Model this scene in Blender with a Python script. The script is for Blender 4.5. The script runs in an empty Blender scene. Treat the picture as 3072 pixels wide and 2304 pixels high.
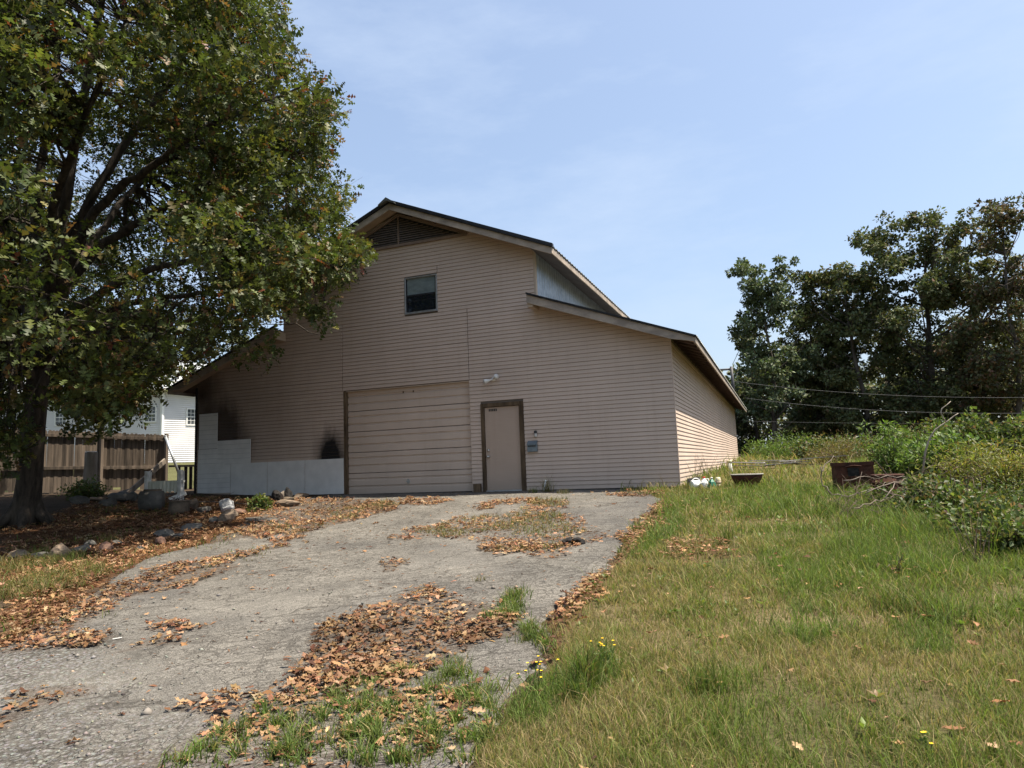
import bpy, math, random
import numpy as np
from mathutils import Matrix, Vector

rng = np.random.default_rng(11)
random.seed(11)
SC = bpy.context.scene
COL = SC.collection

# ------------------------------------------------------------------ camera
FPX, PW, PH = 2075.66, 3072.0, 2304.0
YAW, PITCH, ROLL = -0.3624, 0.12, -0.039
CAM = np.array([2.0956, -15.707, 0.562])
_cy, _sy, _cp, _sp = math.cos(YAW), math.sin(YAW), math.cos(PITCH), math.sin(PITCH)
FWD = np.array([_sy * _cp, _cy * _cp, _sp])
_R = np.array([_cy, -_sy, 0.0])
_U = np.cross(_R, FWD)
RGT = math.cos(ROLL) * _R + math.sin(ROLL) * _U
UPV = -math.sin(ROLL) * _R + math.cos(ROLL) * _U
cd = bpy.data.cameras.new('camera')
cam = bpy.data.objects.new('camera', cd)
COL.objects.link(cam)
cd.sensor_fit = 'HORIZONTAL'
cd.sensor_width = 36.0
cd.lens = 36.0 * FPX / PW
cd.clip_start, cd.clip_end = 0.05, 3000
cam.matrix_world = Matrix(((RGT[0], UPV[0], -FWD[0], CAM[0]), (RGT[1], UPV[1], -FWD[1], CAM[1]),
                           (RGT[2], UPV[2], -FWD[2], CAM[2]), (0, 0, 0, 1)))
SC.camera = cam

# ------------------------------------------------------------------ sky, sun, exposure
SUN = np.array([0.43, 0.085, 1.0]); SUN /= np.linalg.norm(SUN)
world = bpy.data.worlds.new('World')
SC.world = world
world.use_nodes = True
wt = world.node_tree
wt.nodes.clear()
w_out = wt.nodes.new('ShaderNodeOutputWorld')
w_bg = wt.nodes.new('ShaderNodeBackground')
w_sky = wt.nodes.new('ShaderNodeTexSky')
w_sky.sky_type = 'NISHITA'
w_sky.sun_disc = False
w_sky.sun_elevation = math.asin(SUN[2])
w_sky.sun_rotation = math.atan2(SUN[0], SUN[1])
w_sky.air_density = 1.15
w_sky.dust_density = 2.6
w_sky.ozone_density = 2.2
w_bg.inputs['Strength'].default_value = 0.094
# thin high cloud veils
w_tc = wt.nodes.new('ShaderNodeTexCoord')
w_map = wt.nodes.new('ShaderNodeMapping')
w_map.inputs['Scale'].default_value = (1.0, 1.3, 3.4)
w_noise = wt.nodes.new('ShaderNodeTexNoise')
w_noise.inputs['Scale'].default_value = 2.3
w_noise.inputs['Detail'].default_value = 7
w_noise.inputs['Roughness'].default_value = 0.62
w_ramp = wt.nodes.new('ShaderNodeValToRGB')
w_ramp.color_ramp.elements[0].position = 0.42
w_ramp.color_ramp.elements[0].color = (0.26, 0.26, 0.26, 1)
w_ramp.color_ramp.elements[1].position = 0.8
w_ramp.color_ramp.elements[1].color = (0.82, 0.82, 0.82, 1)
w_mix = wt.nodes.new('ShaderNodeMixRGB')
w_mix.inputs['Color2'].default_value = (3.3, 3.95, 5.0, 1)
wt.links.new(w_tc.outputs['Generated'], w_map.inputs['Vector'])
wt.links.new(w_map.outputs['Vector'], w_noise.inputs['Vector'])
wt.links.new(w_noise.outputs['Fac'], w_ramp.inputs['Fac'])
wt.links.new(w_ramp.outputs['Color'], w_mix.inputs['Fac'])
wt.links.new(w_sky.outputs['Color'], w_mix.inputs['Color1'])
wt.links.new(w_mix.outputs['Color'], w_bg.inputs['Color'])
wt.links.new(w_bg.outputs['Background'], w_out.inputs['Surface'])

sl = bpy.data.lights.new('sun', 'SUN')
sl.energy = 5.0
sl.angle = math.radians(0.53)
sl.color = (1.0, 0.91, 0.77)
sun = bpy.data.objects.new('sun', sl)
COL.objects.link(sun)
sun.rotation_euler = Vector(SUN).to_track_quat('Z', 'Y').to_euler()
sun.location = (20, 5, 40)

SC.view_settings.view_transform = 'Standard'
SC.view_settings.look = 'None'
SC.view_settings.gamma = 1.0
SC.view_settings.use_curve_mapping = False
SC.view_settings.exposure = 1.17
SC.cycles.use_denoising = True
SC.cycles.max_bounces = 7
SC.cycles.transparent_max_bounces = 8


# ------------------------------------------------------------------ picture to place
def ray(px, py):
    return FWD * FPX + RGT * (px - PW / 2) - UPV * (py - PH / 2)


def at_depth(px, py, d):
    return CAM + ray(px, py) * (d / FPX)


def project(P):
    d = np.asarray(P, float) - CAM
    z = d @ FWD
    return PW / 2 + FPX * (d @ RGT) / z, PH / 2 - FPX * (d @ UPV) / z, z


# ------------------------------------------------------------------ terrain
_ctl = np.array([
    (2.1, -15.7, -1.04), (-6, -.7, -.03), (-3, -.7, -.03), (-9, -.7, 0.0), (0, -1, -.075), (-6, -5, -.32), (-1, -5, -.32),
    (-3, -10, -.66), (0, -10, -.66), (-6, -10, -.62), (-3, -15, -1.0), (-8, -15, -.95), (4, -15.7, -1.02), (9, -15, -.85),
    (0.3, 0, -.03), (.3, 10, .16), (.3, 24, .38), (4, 0, .02), (4, -5, -.27), (4, -10, -.6), (8, -5, -.1), (8, 0, .15),
    (8, 10, .32), (4, 10, .22), (5, 24, .42), (3, 45, .56), (15, 45, .62), (22, 20, .6), (16, 0, .4), (13, -12, -.5),
    (-13.7, -.3, .14), (-11, -.4, .05), (-14, -3, .03), (-12.2, -6, -.2), (-12, -12, -.65), (-16, -8, -.2), (-21, -.8, .36),
    (-19, 1.1, .32), (-17.4, 2.3, .26), (-38, 23, 1.85), (-48, 19, 1.9), (-30, -6, .6), (-7, 12, .1), (-7, 24, .35),
    (-15, 12, .4), (-25, 8, .75), (-30, 35, 1.8), (20, -25, -1.2), (-20, -25, -1.2), (0, -30, -2.0)])


def _mq(a, b):
    d = a[:, None, :] - b[None, :, :]
    return np.sqrt((d ** 2).sum(-1) + 2.0)


_cxy = _ctl[:, :2]
_n = len(_ctl)
_A = np.zeros((_n + 3, _n + 3))
_A[:_n, :_n] = _mq(_cxy, _cxy) - np.eye(_n) * 0.05
_A[:_n, _n:] = np.c_[np.ones(_n), _cxy]
_A[_n:, :_n] = _A[:_n, _n:].T
_w = np.linalg.solve(_A, np.r_[_ctl[:, 2], 0, 0, 0])


def terrain(x, y):
    x = np.asarray(x, float); y = np.asarray(y, float)
    sh = x.shape
    q = np.c_[x.ravel(), y.ravel()]
    out = np.empty(len(q))
    for i in range(0, len(q), 40000):
        s = q[i:i + 40000]
        out[i:i + 40000] = _mq(s, _cxy) @ _w[:_n] + _w[_n] + s @ _w[_n + 1:]
    r = np.hypot(q[:, 0] + 5, q[:, 1] - 5)
    k = np.clip((r - 45) / 60, 0, 1); k = k * k * (3 - 2 * k)
    return (out * (1 - k) + 1.2 * k).reshape(sh)


def tz(x, y):
    return float(terrain(np.array([x]), np.array([y]))[0])


def ground_at(px, py):
    d = ray(px, py); d = d / np.linalg.norm(d)
    ts = np.concatenate([np.arange(2.5, 30, 0.02), np.arange(30, 140, 0.1)])
    P = CAM + ts[:, None] * d
    h = P[:, 2] - terrain(P[:, 0], P[:, 1])
    k = np.argmax(h < 0)
    return P[k] if h[k] < 0 else P[-1]


S = PW / 2212.0


def gpoly(pts):
    """outline on the ground from display coordinates"""
    return np.array([ground_at(x * S, y * S)[:2] for x, y in pts])


def inside(poly, x, y):
    r = np.zeros(x.shape, bool)
    j = len(poly) - 1
    for i in range(len(poly)):
        xi, yi = poly[i]; xj, yj = poly[j]
        c = ((yi > y) != (yj > y)) & (x < (xj - xi) * (y - yi) / (yj - yi + 1e-12) + xi)
        r ^= c
        j = i
    return r


def hash2(i, j, s):
    v = np.sin(i * 127.1 + j * 311.7 + s * 74.7) * 43758.5453
    return v - np.floor(v)


def vnoise(x, y, s=0):
    i, j = np.floor(x), np.floor(y)
    u, v = x - i, y - j
    u = u * u * (3 - 2 * u); v = v * v * (3 - 2 * v)
    return (hash2(i, j, s) * (1 - u) + hash2(i + 1, j, s) * u) * (1 - v) + (hash2(i, j + 1, s) * (1 - u) + hash2(i + 1, j + 1, s) * u) * v


def fbm(x, y, s=0, o=3):
    t = 0; a = 1; n = 0
    for k in range(o):
        t = t + a * vnoise(x * 2 ** k, y * 2 ** k, s + k); n += a; a *= .5
    return t / n


# ------------------------------------------------------------------ materials
def M(name):
    m = bpy.data.materials.new(name)
    m.use_nodes = True
    nt = m.node_tree
    b = nt.nodes['Principled BSDF']
    b.inputs['Specular IOR Level'].default_value = 0.25
    return m, nt, b


def ramp(nt, fac, stops):
    r = nt.nodes.new('ShaderNodeValToRGB')
    el = r.color_ramp.elements
    while len(el) < len(stops): el.new(0.5)
    for e, (p, c) in zip(el, stops):
        e.position = p
        e.color = (c, c, c, 1) if isinstance(c, (int, float)) else (*c, 1)
    nt.links.new(fac, r.inputs['Fac'])
    return r.outputs['Color']


def noise(nt, scale, detail=4, rough=.55, vec=None, stretch=None, coord='Object'):
    n = nt.nodes.new('ShaderNodeTexNoise')
    n.inputs['Scale'].default_value = scale
    n.inputs['Detail'].default_value = detail
    n.inputs['Roughness'].default_value = rough
    if vec is None:
        if coord == 'World':
            vec = nt.nodes.new('ShaderNodeNewGeometry').outputs['Position']
        else:
            vec = nt.nodes.new('ShaderNodeTexCoord').outputs[coord]
    if stretch:
        mp = nt.nodes.new('ShaderNodeMapping')
        mp.inputs['Scale'].default_value = stretch
        nt.links.new(vec, mp.inputs['Vector']); vec = mp.outputs['Vector']
    nt.links.new(vec, n.inputs['Vector'])
    return n.outputs['Fac']


def mix(nt, fac, a, b, mode='MIX'):
    n = nt.nodes.new('ShaderNodeMixRGB')
    n.blend_type = mode
    for k, v in (('Fac', fac), ('Color1', a), ('Color2', b)):
        if isinstance(v, (int, float)): n.inputs[k].default_value = v if k == 'Fac' else (v, v, v, 1)
        elif isinstance(v, tuple): n.inputs[k].default_value = (*v, 1)
        else: nt.links.new(v, n.inputs[k])
    return n.outputs['Color']


def math_n(nt, op, a, b=0.0, clamp=False):
    n = nt.nodes.new('ShaderNodeMath'); n.operation = op; n.use_clamp = clamp
    for i, v in enumerate((a, b)):
        if isinstance(v, (int, float)): n.inputs[i].default_value = v
        else: nt.links.new(v, n.inputs[i])
    return n.outputs[0]


def bump(nt, b, h, strength=.3, dist=.01):
    n = nt.nodes.new('ShaderNodeBump')
    n.inputs['Strength'].default_value = strength
    n.inputs['Distance'].default_value = dist
    nt.links.new(h, n.inputs['Height'])
    nt.links.new(n.outputs['Normal'], b.inputs['Normal'])


def setc(nt, b, c):
    if isinstance(c, tuple): b.inputs['Base Color'].default_value = (*c, 1)
    else: nt.links.new(c, b.inputs['Base Color'])


def simple(name, c1, c2, scale=6, rough=.7, stretch=None, bstr=.15, bdist=.004, metal=0, spec=.25, contrast=(.35, .68)):
    m, nt, b = M(name)
    f = noise(nt, scale, 6, .6, stretch=stretch)
    setc(nt, b, ramp(nt, f, [(contrast[0], c1), (contrast[1], c2)]))
    b.inputs['Roughness'].default_value = rough
    b.inputs['Metallic'].default_value = metal
    b.inputs['Specular IOR Level'].default_value = spec
    if bstr:
        bump(nt, b, noise(nt, scale * 5, 5, .6, stretch=stretch), bstr, bdist)
    return m


MAT = {}


def paint_siding(name, base, soot=False, rough=.62):
    m, nt, b = M(name)
    pos = nt.nodes.new('ShaderNodeNewGeometry').outputs['Position']
    grain = noise(nt, 9, 6, .65, vec=pos, stretch=(.35, .35, 6))
    blot = noise(nt, .55, 4, .6, vec=pos)
    streak = noise(nt, 3.0, 4, .6, vec=pos, stretch=(2.0, 2.0, .12))
    oi = nt.nodes.new('ShaderNodeObjectInfo')
    c = mix(nt, ramp(nt, blot, [(.3, 0.0), (.7, 1.0)]), tuple(v * .9 for v in base), tuple(min(1, v * 1.07) for v in base))
    c = mix(nt, math_n(nt, 'MULTIPLY', oi.outputs['Random'], .14), c, tuple(v * .72 for v in base))
    c = mix(nt, math_n(nt, 'MULTIPLY', ramp(nt, grain, [(.4, 0.0), (.75, 1.0)]), .22), c, tuple(v * .66 for v in base))
    c = mix(nt, math_n(nt, 'MULTIPLY', ramp(nt, streak, [(.5, 0.0), (.78, 1.0)]), .2), c, (base[0] * .62, base[1] * .58, base[2] * .5))
    sep = nt.nodes.new('ShaderNodeSeparateXYZ'); nt.links.new(pos, sep.inputs[0])
    # damp, splashed foot of the wall
    low = ramp(nt, sep.outputs[2], [(0.0, 1.0), (.42, 0.0)])
    c = mix(nt, math_n(nt, 'MULTIPLY', low, math_n(nt, 'MULTIPLY', ramp(nt, blot, [(.35, .2), (.7, 1.0)]), .35)), c, (.24, .2, .15))
    if soot:
        nz = noise(nt, 3.2, 7, .7, vec=pos, stretch=(1.6, 1.6, .7))
        def spot(x, z, rx, rz, hard):
            dx = math_n(nt, 'DIVIDE', math_n(nt, 'SUBTRACT', sep.outputs[0], x), rx)
            dz = math_n(nt, 'DIVIDE', math_n(nt, 'SUBTRACT', sep.outputs[2], z), rz)
            d = math_n(nt, 'SQRT', math_n(nt, 'ADD', math_n(nt, 'MULTIPLY', dx, dx), math_n(nt, 'MULTIPLY', dz, dz)))
            d = math_n(nt, 'ADD', d, math_n(nt, 'MULTIPLY', math_n(nt, 'SUBTRACT', nz, .5), .5))
            return ramp(nt, d, [(1 - hard, 1.0), (1.0, 0.0)])
        s = spot(-12.9, 1.65, 1.0, 1.5, .45)
        for a in ((-13.4, 2.3, .95, 1.15, .8), (-9.14, .95, .55, 1.0, .5), (-9.1, .95, .75, .95, .95), (-12.2, 1.5, .6, .7, .98), (-13.6, 3.0, .9, 1.2, .95)):
            s = math_n(nt, 'MAXIMUM', s, spot(*a))
        c = mix(nt, s, c, (.012, .010, .010))
        # brown smoke film fanning up from the burnt corner
        film = spot(-13.4, 2.3, 4.6, 2.6, .95)
        c = mix(nt, math_n(nt, 'MULTIPLY', film, .5), c, (.13, .085, .06))
    setc(nt, b, c)
    b.inputs['Roughness'].default_value = rough
    bump(nt, b, grain, .35, .004)
    return m


TAN = (.515, .408, .335)
MAT['siding'] = paint_siding('painted siding', TAN, soot=True)
MAT['siding_side'] = paint_siding('painted siding sunny side', TAN)
MAT['tan_trim'] = paint_siding('painted trim', (.43, .345, .27))
MAT['garage'] = paint_siding('painted steel door', (.535, .43, .355), rough=.5)
MAT['doorpaint'] = paint_siding('painted door', (.41, .315, .25), rough=.55)
MAT['patchwhite'] = simple('grey white patch board', (.56, .55, .535), (.66, .645, .625), 3, .7, bstr=.1)
MAT['frame_brown'] = simple('weathered brown frame', (.045, .03, .018), (.14, .095, .055), 7, .8, stretch=(1, 1, .2), bstr=.4)
MAT['black_trim'] = simple('black trim metal', (.012, .013, .016), (.03, .03, .035), 5, .5, bstr=.05)
MAT['fascia'] = simple('peeling fascia paint', (.22, .185, .155), (.40, .335, .275), 5, .75, stretch=(.5, .5, 1), bstr=.4, bdist=.006)
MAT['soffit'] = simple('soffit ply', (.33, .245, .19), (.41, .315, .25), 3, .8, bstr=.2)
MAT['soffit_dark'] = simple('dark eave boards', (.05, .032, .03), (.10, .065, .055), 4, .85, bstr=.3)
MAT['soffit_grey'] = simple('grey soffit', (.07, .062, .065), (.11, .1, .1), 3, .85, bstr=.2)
MAT['roofmetal'] = simple('dull roof metal', (.10, .105, .10), (.2, .2, .185), 2.2, .5, metal=.5, bstr=.1)
MAT['clerestory'] = simple('blue grey ribbed metal', (.27, .30, .335), (.38, .41, .45), 4, .35, metal=.35, bstr=.05)
MAT['louvre'] = simple('brown louvre', (.13, .105, .095), (.19, .155, .14), 8, .75)
MAT['alu'] = simple('aluminium', (.30, .31, .32), (.42, .42, .42), 12, .42, metal=.6, bstr=.05)
MAT['foundation'] = simple('dark footing', (.02, .022, .025), (.06, .06, .06), 5, .9)
MAT['burnt'] = simple('charred timber', (.006, .006, .006), (.035, .03, .027), 9, .9, bstr=.8, bdist=.01)
MAT['white_plastic'] = simple('white plastic', (.66, .66, .64), (.78, .78, .76), 9, .4, bstr=.05)
MAT['dirty_white'] = simple('dirty white paint', (.42, .41, .38), (.72, .70, .66), 5, .65, bstr=.25)
MAT['cream_plastic'] = simple('cream plastic', (.50, .44, .28), (.62, .56, .38), 9, .45, bstr=.05)
MAT['green_plastic'] = simple('green plastic', (.0, .10, .06), (.005, .16, .09), 9, .35, bstr=.03, spec=.5)
MAT['red_plastic'] = simple('red plastic', (.5, .03, .02), (.6, .05, .03), 9, .4, bstr=0)
MAT['black_plastic'] = simple('black plastic', (.012, .012, .012), (.03, .03, .03), 9, .45, bstr=.03, spec=.5)
MAT['chrome'] = simple('worn chrome', (.5, .5, .48), (.62, .62, .6), 9, .28, metal=.9, bstr=0)
MAT['mail_grey'] = simple('grey enamel', (.12, .15, .17), (.19, .22, .235), 9, .4, metal=.3, bstr=.05)
MAT['rust'] = simple('rusty steel', (.028, .012, .008), (.085, .032, .018), 7, .9, bstr=.5, bdist=.006)
MAT['concrete'] = simple('old concrete', (.22, .205, .18), (.36, .34, .3), 7, .9, bstr=.4)
MAT['grey_board'] = simple('grey weathered plank', (.10, .08, .06), (.30, .25, .20), 5, .85, stretch=(1, 1, .12), bstr=.5)
MAT['scrap'] = simple('scrap sheet', (.30, .29, .27), (.62, .6, .57), 2, .7, bstr=.4)
MAT['wire'] = simple('wire', (.12, .12, .12), (.2, .2, .2), 4, .6, bstr=0)
MAT['mast'] = simple('mast steel', (.03, .032, .035), (.07, .07, .075), 4, .5, bstr=0)
MAT['bark'] = simple('oak bark', (.018, .015, .012), (.085, .068, .052), 9, .95, stretch=(1, 1, .25), bstr=1.0, bdist=.03)
MAT['bark_far'] = simple('tree bark', (.03, .025, .02), (.11, .092, .075), 4, .95, stretch=(1, 1, .25), bstr=.6, bdist=.03)
MAT['dry_branch'] = simple('bleached branch', (.10, .08, .062), (.22, .18, .145), 9, .85, bstr=.3)
MAT['pale_branch'] = simple('sun bleached branch', (.22, .185, .15), (.42, .36, .30), 9, .85, bstr=.3)
MAT['twig'] = simple('brush twigs', (.05, .035, .025), (.14, .105, .078), 6, .9, bstr=.2)
MAT['fabric'] = simple('weathered cloth', (.42, .42, .34), (.64, .63, .54), 5, .95, stretch=(3, 3, .3), bstr=.6, bdist=.01)
MAT['fence'] = simple('old cedar fence', (.06, .048, .038), (.20, .155, .118), 4, .85, stretch=(3, 3, .18), bstr=.5)
_nt = MAT['fence'].node_tree; _b = _nt.nodes['Principled BSDF']; _src = _b.inputs['Base Color'].links[0].from_socket
_oi = _nt.nodes.new('ShaderNodeObjectInfo')
setc(_nt, _b, mix(_nt, 1.0, _src, ramp(_nt, _oi.outputs['Random'], [(0.0, .6), (1.0, 1.25)]), 'MULTIPLY'))
MAT['yellow'] = simple('yellow petals', (.75, .42, .01), (.85, .58, .03), 9, .6, bstr=0)
MAT['bag'] = simple('grey plastic sack', (.2, .205, .21), (.34, .345, .35), 5, .4, bstr=.6, bdist=.02)
MAT['galv'] = simple('galvanised pipe', (.34, .36, .37), (.5, .52, .53), 5, .45, metal=.6, bstr=.05)
MAT['soil'] = simple('potting soil', (.03, .022, .016), (.08, .06, .045), 20, 1, bstr=.8)


def stone_mat(name, a, b_):
    m, nt, b = M(name)
    n1 = noise(nt, 3, 6, .65); n2 = noise(nt, 14, 5, .6)
    c = ramp(nt, n1, [(.32, a), (.68, b_)])
    c = mix(nt, math_n(nt, 'MULTIPLY', ramp(nt, n2, [(.55, 0.0), (.7, 1.0)]), .5), c, (.05, .055, .04))
    setc(nt, b, c); b.inputs['Roughness'].default_value = .92
    bump(nt, b, n2, .7, .02)
    return m


MAT['stone_grey'] = stone_mat('grey sandstone', (.05, .047, .043), (.13, .12, .105))
MAT['stone_tan'] = stone_mat('tan sandstone', (.09, .066, .046), (.22, .165, .12))
MAT['stone_red'] = stone_mat('reddish sandstone', (.09, .05, .036), (.21, .125, .09))
MAT['log_face'] = stone_mat('cut log', (.05, .04, .03), (.16, .12, .085))


def glass_mat(name, base, rough=.06):
    m, nt, b = M(name)
    n = noise(nt, 2.5, 5, .7, stretch=(1, 1, 2.2))
    setc(nt, b, ramp(nt, n, [(.3, base), (.7, tuple(v * 1.9 for v in base))]))
    b.inputs['Roughness'].default_value = rough
    b.inputs['Specular IOR Level'].default_value = .6
    return m


MAT['glass_dark'] = glass_mat('dark pane', (.006, .008, .012))
MAT['glass_blind'] = glass_mat('pane over drawn blind', (.10, .125, .13), .18)
MAT['glass_house'] = glass_mat('house pane', (.05, .055, .06), .1)


def leaf_mat(name, transl=.3, rough=.45, spec=.35, gain=1.0, tint=(1.0, 1.05, .55)):
    m = bpy.data.materials.new(name); m.use_nodes = True
    nt = m.node_tree
    b = nt.nodes['Principled BSDF']; out = nt.nodes['Material Output']
    at = nt.nodes.new('ShaderNodeAttribute'); at.attribute_name = 'Col'
    nt.links.new(at.outputs['Color'], b.inputs['Base Color'])
    b.inputs['Roughness'].default_value = rough
    b.inputs['Specular IOR Level'].default_value = spec
    t = nt.nodes.new('ShaderNodeBsdfTranslucent')
    tc = mix(nt, 1.0, at.outputs['Color'], (tint[0] * gain, tint[1] * gain, tint[2] * gain), 'MULTIPLY')
    nt.links.new(tc, t.inputs['Color'])
    ms = nt.nodes.new('ShaderNodeMixShader'); ms.inputs[0].default_value = transl
    nt.links.new(b.outputs[0], ms.inputs[1]); nt.links.new(t.outputs[0], ms.inputs[2])
    nt.links.new(ms.outputs[0], out.inputs['Surface'])
    return m


MAT['leaf'] = leaf_mat('oak leaves', .28, .52, .26, 1.25)
MAT['leaf_far'] = leaf_mat('far foliage', .2, .6, .2, 1.1)
MAT['leaf_bush'] = leaf_mat('bush leaves', .35, .5, .3, 1.4)
MAT['grass'] = leaf_mat('grass blades', .38, .6, .2, 1.4, (1.0, 1.05, .6))
MAT['litter'] = leaf_mat('dry oak leaves', .12, .75, .15, 1.1, (1.0, .8, .6))


# ------------------------------------------------------------------ mesh helpers
def obj(name, me, parent=None, mat=None, smooth=False):
    o = bpy.data.objects.new(name, me)
    COL.objects.link(o)
    if parent is not None: o.parent = parent
    if mat is not None and not me.materials:
        me.materials.append(MAT[mat] if isinstance(mat, str) else mat)
    if smooth:
        me.polygons.foreach_set('use_smooth', np.ones(len(me.polygons), bool))
    return o


def tag(o, label=None, cat=None, group=None, kind=None):
    if label: o['label'] = label
    if cat: o['category'] = cat
    if group: o['group'] = group
    if kind: o['kind'] = kind
    return o


def thing(name, loc, label, cat, group=None, rz=0.0):
    o = bpy.data.objects.new(name, None)
    COL.objects.link(o)
    o.location = loc
    o.rotation_euler = (0, 0, rz)
    o.empty_display_size = .2
    return tag(o, label, cat, group)


def tri_mesh(name, V, T, col=None):
    """big triangle mesh from numpy"""
    V = np.ascontiguousarray(V, np.float32); T = np.ascontiguousarray(T, np.int32)
    me = bpy.data.meshes.new(name)
    me.vertices.add(len(V)); me.vertices.foreach_set('co', V.ravel())
    me.loops.add(T.size); me.loops.foreach_set('vertex_index', T.ravel())
    me.polygons.add(len(T)); me.polygons.foreach_set('loop_start', np.arange(0, T.size, 3, dtype=np.int32))
    me.update(calc_edges=True)
    if col is not None:
        a = me.color_attributes.new('Col', 'FLOAT_COLOR', 'POINT')
        c4 = np.ones((len(V), 4), np.float32); c4[:, :3] = col
        a.data.foreach_set('color', c4.ravel())
    return me


class MB:
    def __init__(self):
        self.v = []; self.f = []

    def add(self, vs, fs):
        n = len(self.v)
        self.v += [tuple(map(float, p)) for p in vs]
        self.f += [tuple(i + n for i in q) for q in fs]
        return self

    def box(self, x0, x1, y0, y1, z0, z1):
        return self.add([(x0, y0, z0), (x1, y0, z0), (x1, y1, z0), (x0, y1, z0), (x0, y0, z1), (x1, y0, z1), (x1, y1, z1), (x0, y1, z1)],
                        [(0, 3, 2, 1), (4, 5, 6, 7), (0, 1, 5, 4), (1, 2, 6, 5), (2, 3, 7, 6), (3, 0, 4, 7)])

    def bar(self, a, b, w, h, up=(0, 0, 1)):
        a = np.array(a, float); b = np.array(b, float)
        d = b - a; d /= np.linalg.norm(d)
        s = np.cross(d, up); s /= np.linalg.norm(s) + 1e-9
        u = np.cross(s, d)
        c = [(-1, -1), (1, -1), (1, 1), (-1, 1)]
        vs = [a + s * w / 2 * i + u * h / 2 * j for i, j in c] + [b + s * w / 2 * i + u * h / 2 * j for i, j in c]
        return self.add(vs, [(3, 2, 1, 0), (4, 5, 6, 7), (0, 1, 5, 4), (1, 2, 6, 5), (2, 3, 7, 6), (3, 0, 4, 7)])

    def prism_y(self, poly, y0, y1):
        """polygon in x,z (counter-clockwise seen from -y) between y0 and y1"""
        n = len(poly)
        vs = [(x, y0, z) for x, z in poly] + [(x, y1, z) for x, z in poly]
        fs = [tuple(range(n)), tuple(range(2 * n - 1, n - 1, -1))]
        fs += [(i, i + n, (i + 1) % n + n, (i + 1) % n) for i in range(n)]
        return self.add(vs, fs)

    def prism_x(self, poly, x0, x1):
        n = len(poly)
        vs = [(x0, y, z) for y, z in poly] + [(x1, y, z) for y, z in poly]
        fs = [tuple(range(n - 1, -1, -1)), tuple(range(n, 2 * n))]
        fs += [(i, (i + 1) % n, (i + 1) % n + n, i + n) for i in range(n)]
        return self.add(vs, fs)

    def tube(self, pts, radii, sides=8, caps=True):
        pts = np.array(pts, float)
        n = len(pts)
        if np.isscalar(radii): radii = [radii] * n
        base = len(self.v)
        ref = None
        for i in range(n):
            d = pts[min(i + 1, n - 1)] - pts[max(i - 1, 0)]
            d /= np.linalg.norm(d) + 1e-9
            if ref is None:
                ref = np.array([1.0, 0, 0]) if abs(d[0]) < .8 else np.array([0, 1.0, 0])
            s = ref - d * (ref @ d); s /= np.linalg.norm(s) + 1e-9
            t = np.cross(d, s); ref = s
            for k in range(sides):
                a = 2 * math.pi * k / sides
                self.v.append(tuple(pts[i] + (s * math.cos(a) + t * math.sin(a)) * radii[i]))
        for i in range(n - 1):
            for k in range(sides):
                a = base + i * sides + k; b = base + i * sides + (k + 1) % sides
                self.f.append((a, b, b + sides, a + sides))
        if caps:
            self.f.append(tuple(base + k for k in range(sides - 1, -1, -1)))
            self.f.append(tuple(base + (n - 1) * sides + k for k in range(sides)))
        return self

    def lathe(self, prof, sides=16, c=(0, 0, 0), axis='z'):
        base = len(self.v)
        for r, h in prof:
            for k in range(sides):
                a = 2 * math.pi * k / sides
                p = (r * math.cos(a), r * math.sin(a), h)
                if axis == 'x': p = (h, p[0], p[1])
                if axis == 'y': p = (p[0], h, p[1])
                self.v.append((p[0] + c[0], p[1] + c[1], p[2] + c[2]))
        for i in range(len(prof) - 1):
            for k in range(sides):
                a = base + i * sides + k; b = base + i * sides + (k + 1) % sides
                self.f.append((a, b, b + sides, a + sides))
        self.f.append(tuple(base + k for k in range(sides - 1, -1, -1)))
        self.f.append(tuple(base + (len(prof) - 1) * sides + k for k in range(sides)))
        return self

    def mesh(self, name):
        me = bpy.data.meshes.new(name)
        me.from_pydata(self.v, [], self.f)
        me.update()
        return me

    def build(self, name, mat, parent=None, smooth=False):
        return obj(name, self.mesh(name), parent, mat, smooth)


def bevel(o, w=.006, seg=1):
    m = o.modifiers.new('edge', 'BEVEL')
    m.width = w; m.segments = seg; m.limit_method = 'ANGLE'
    return o


# ------------------------------------------------------------------ areas on the ground (traced outlines, in metres on the terrain)
right_edge = gpoly([(1436, 1076), (1425, 1095), (1400, 1115), (1365, 1145), (1350, 1165), (1350, 1190), (1335, 1215), (1310, 1237),
                    (1275, 1262), (1235, 1292), (1215, 1320), (1207, 1370), (1192, 1430), (1150, 1490), (1105, 1535), (1065, 1600), (1040, 1656)])
left_edge = gpoly([(610, 1082), (560, 1105), (500, 1140), (420, 1176), (330, 1203), (260, 1236), (190, 1276), (100, 1330), (0, 1400)])
P_DRIVE = np.array([(-9.0, -.02)] + [tuple(p) for p in left_edge] + [(-12.5, -14.5), (-12, -22), (-.5, -22), (.9, -14)] +
                   [tuple(p) for p in right_edge[::-1]] + [(-.6, -.7), (-1.2, -.02)])
P_FIELD = np.array([tuple(p) for p in right_edge] + [(.9, -14), (0.4, -19), (16, -19), (42, 62), (-.5, 62), (.04, 24.3), (.04, -.1), (-1.2, -.05), (-1.2, -.9)])
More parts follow.
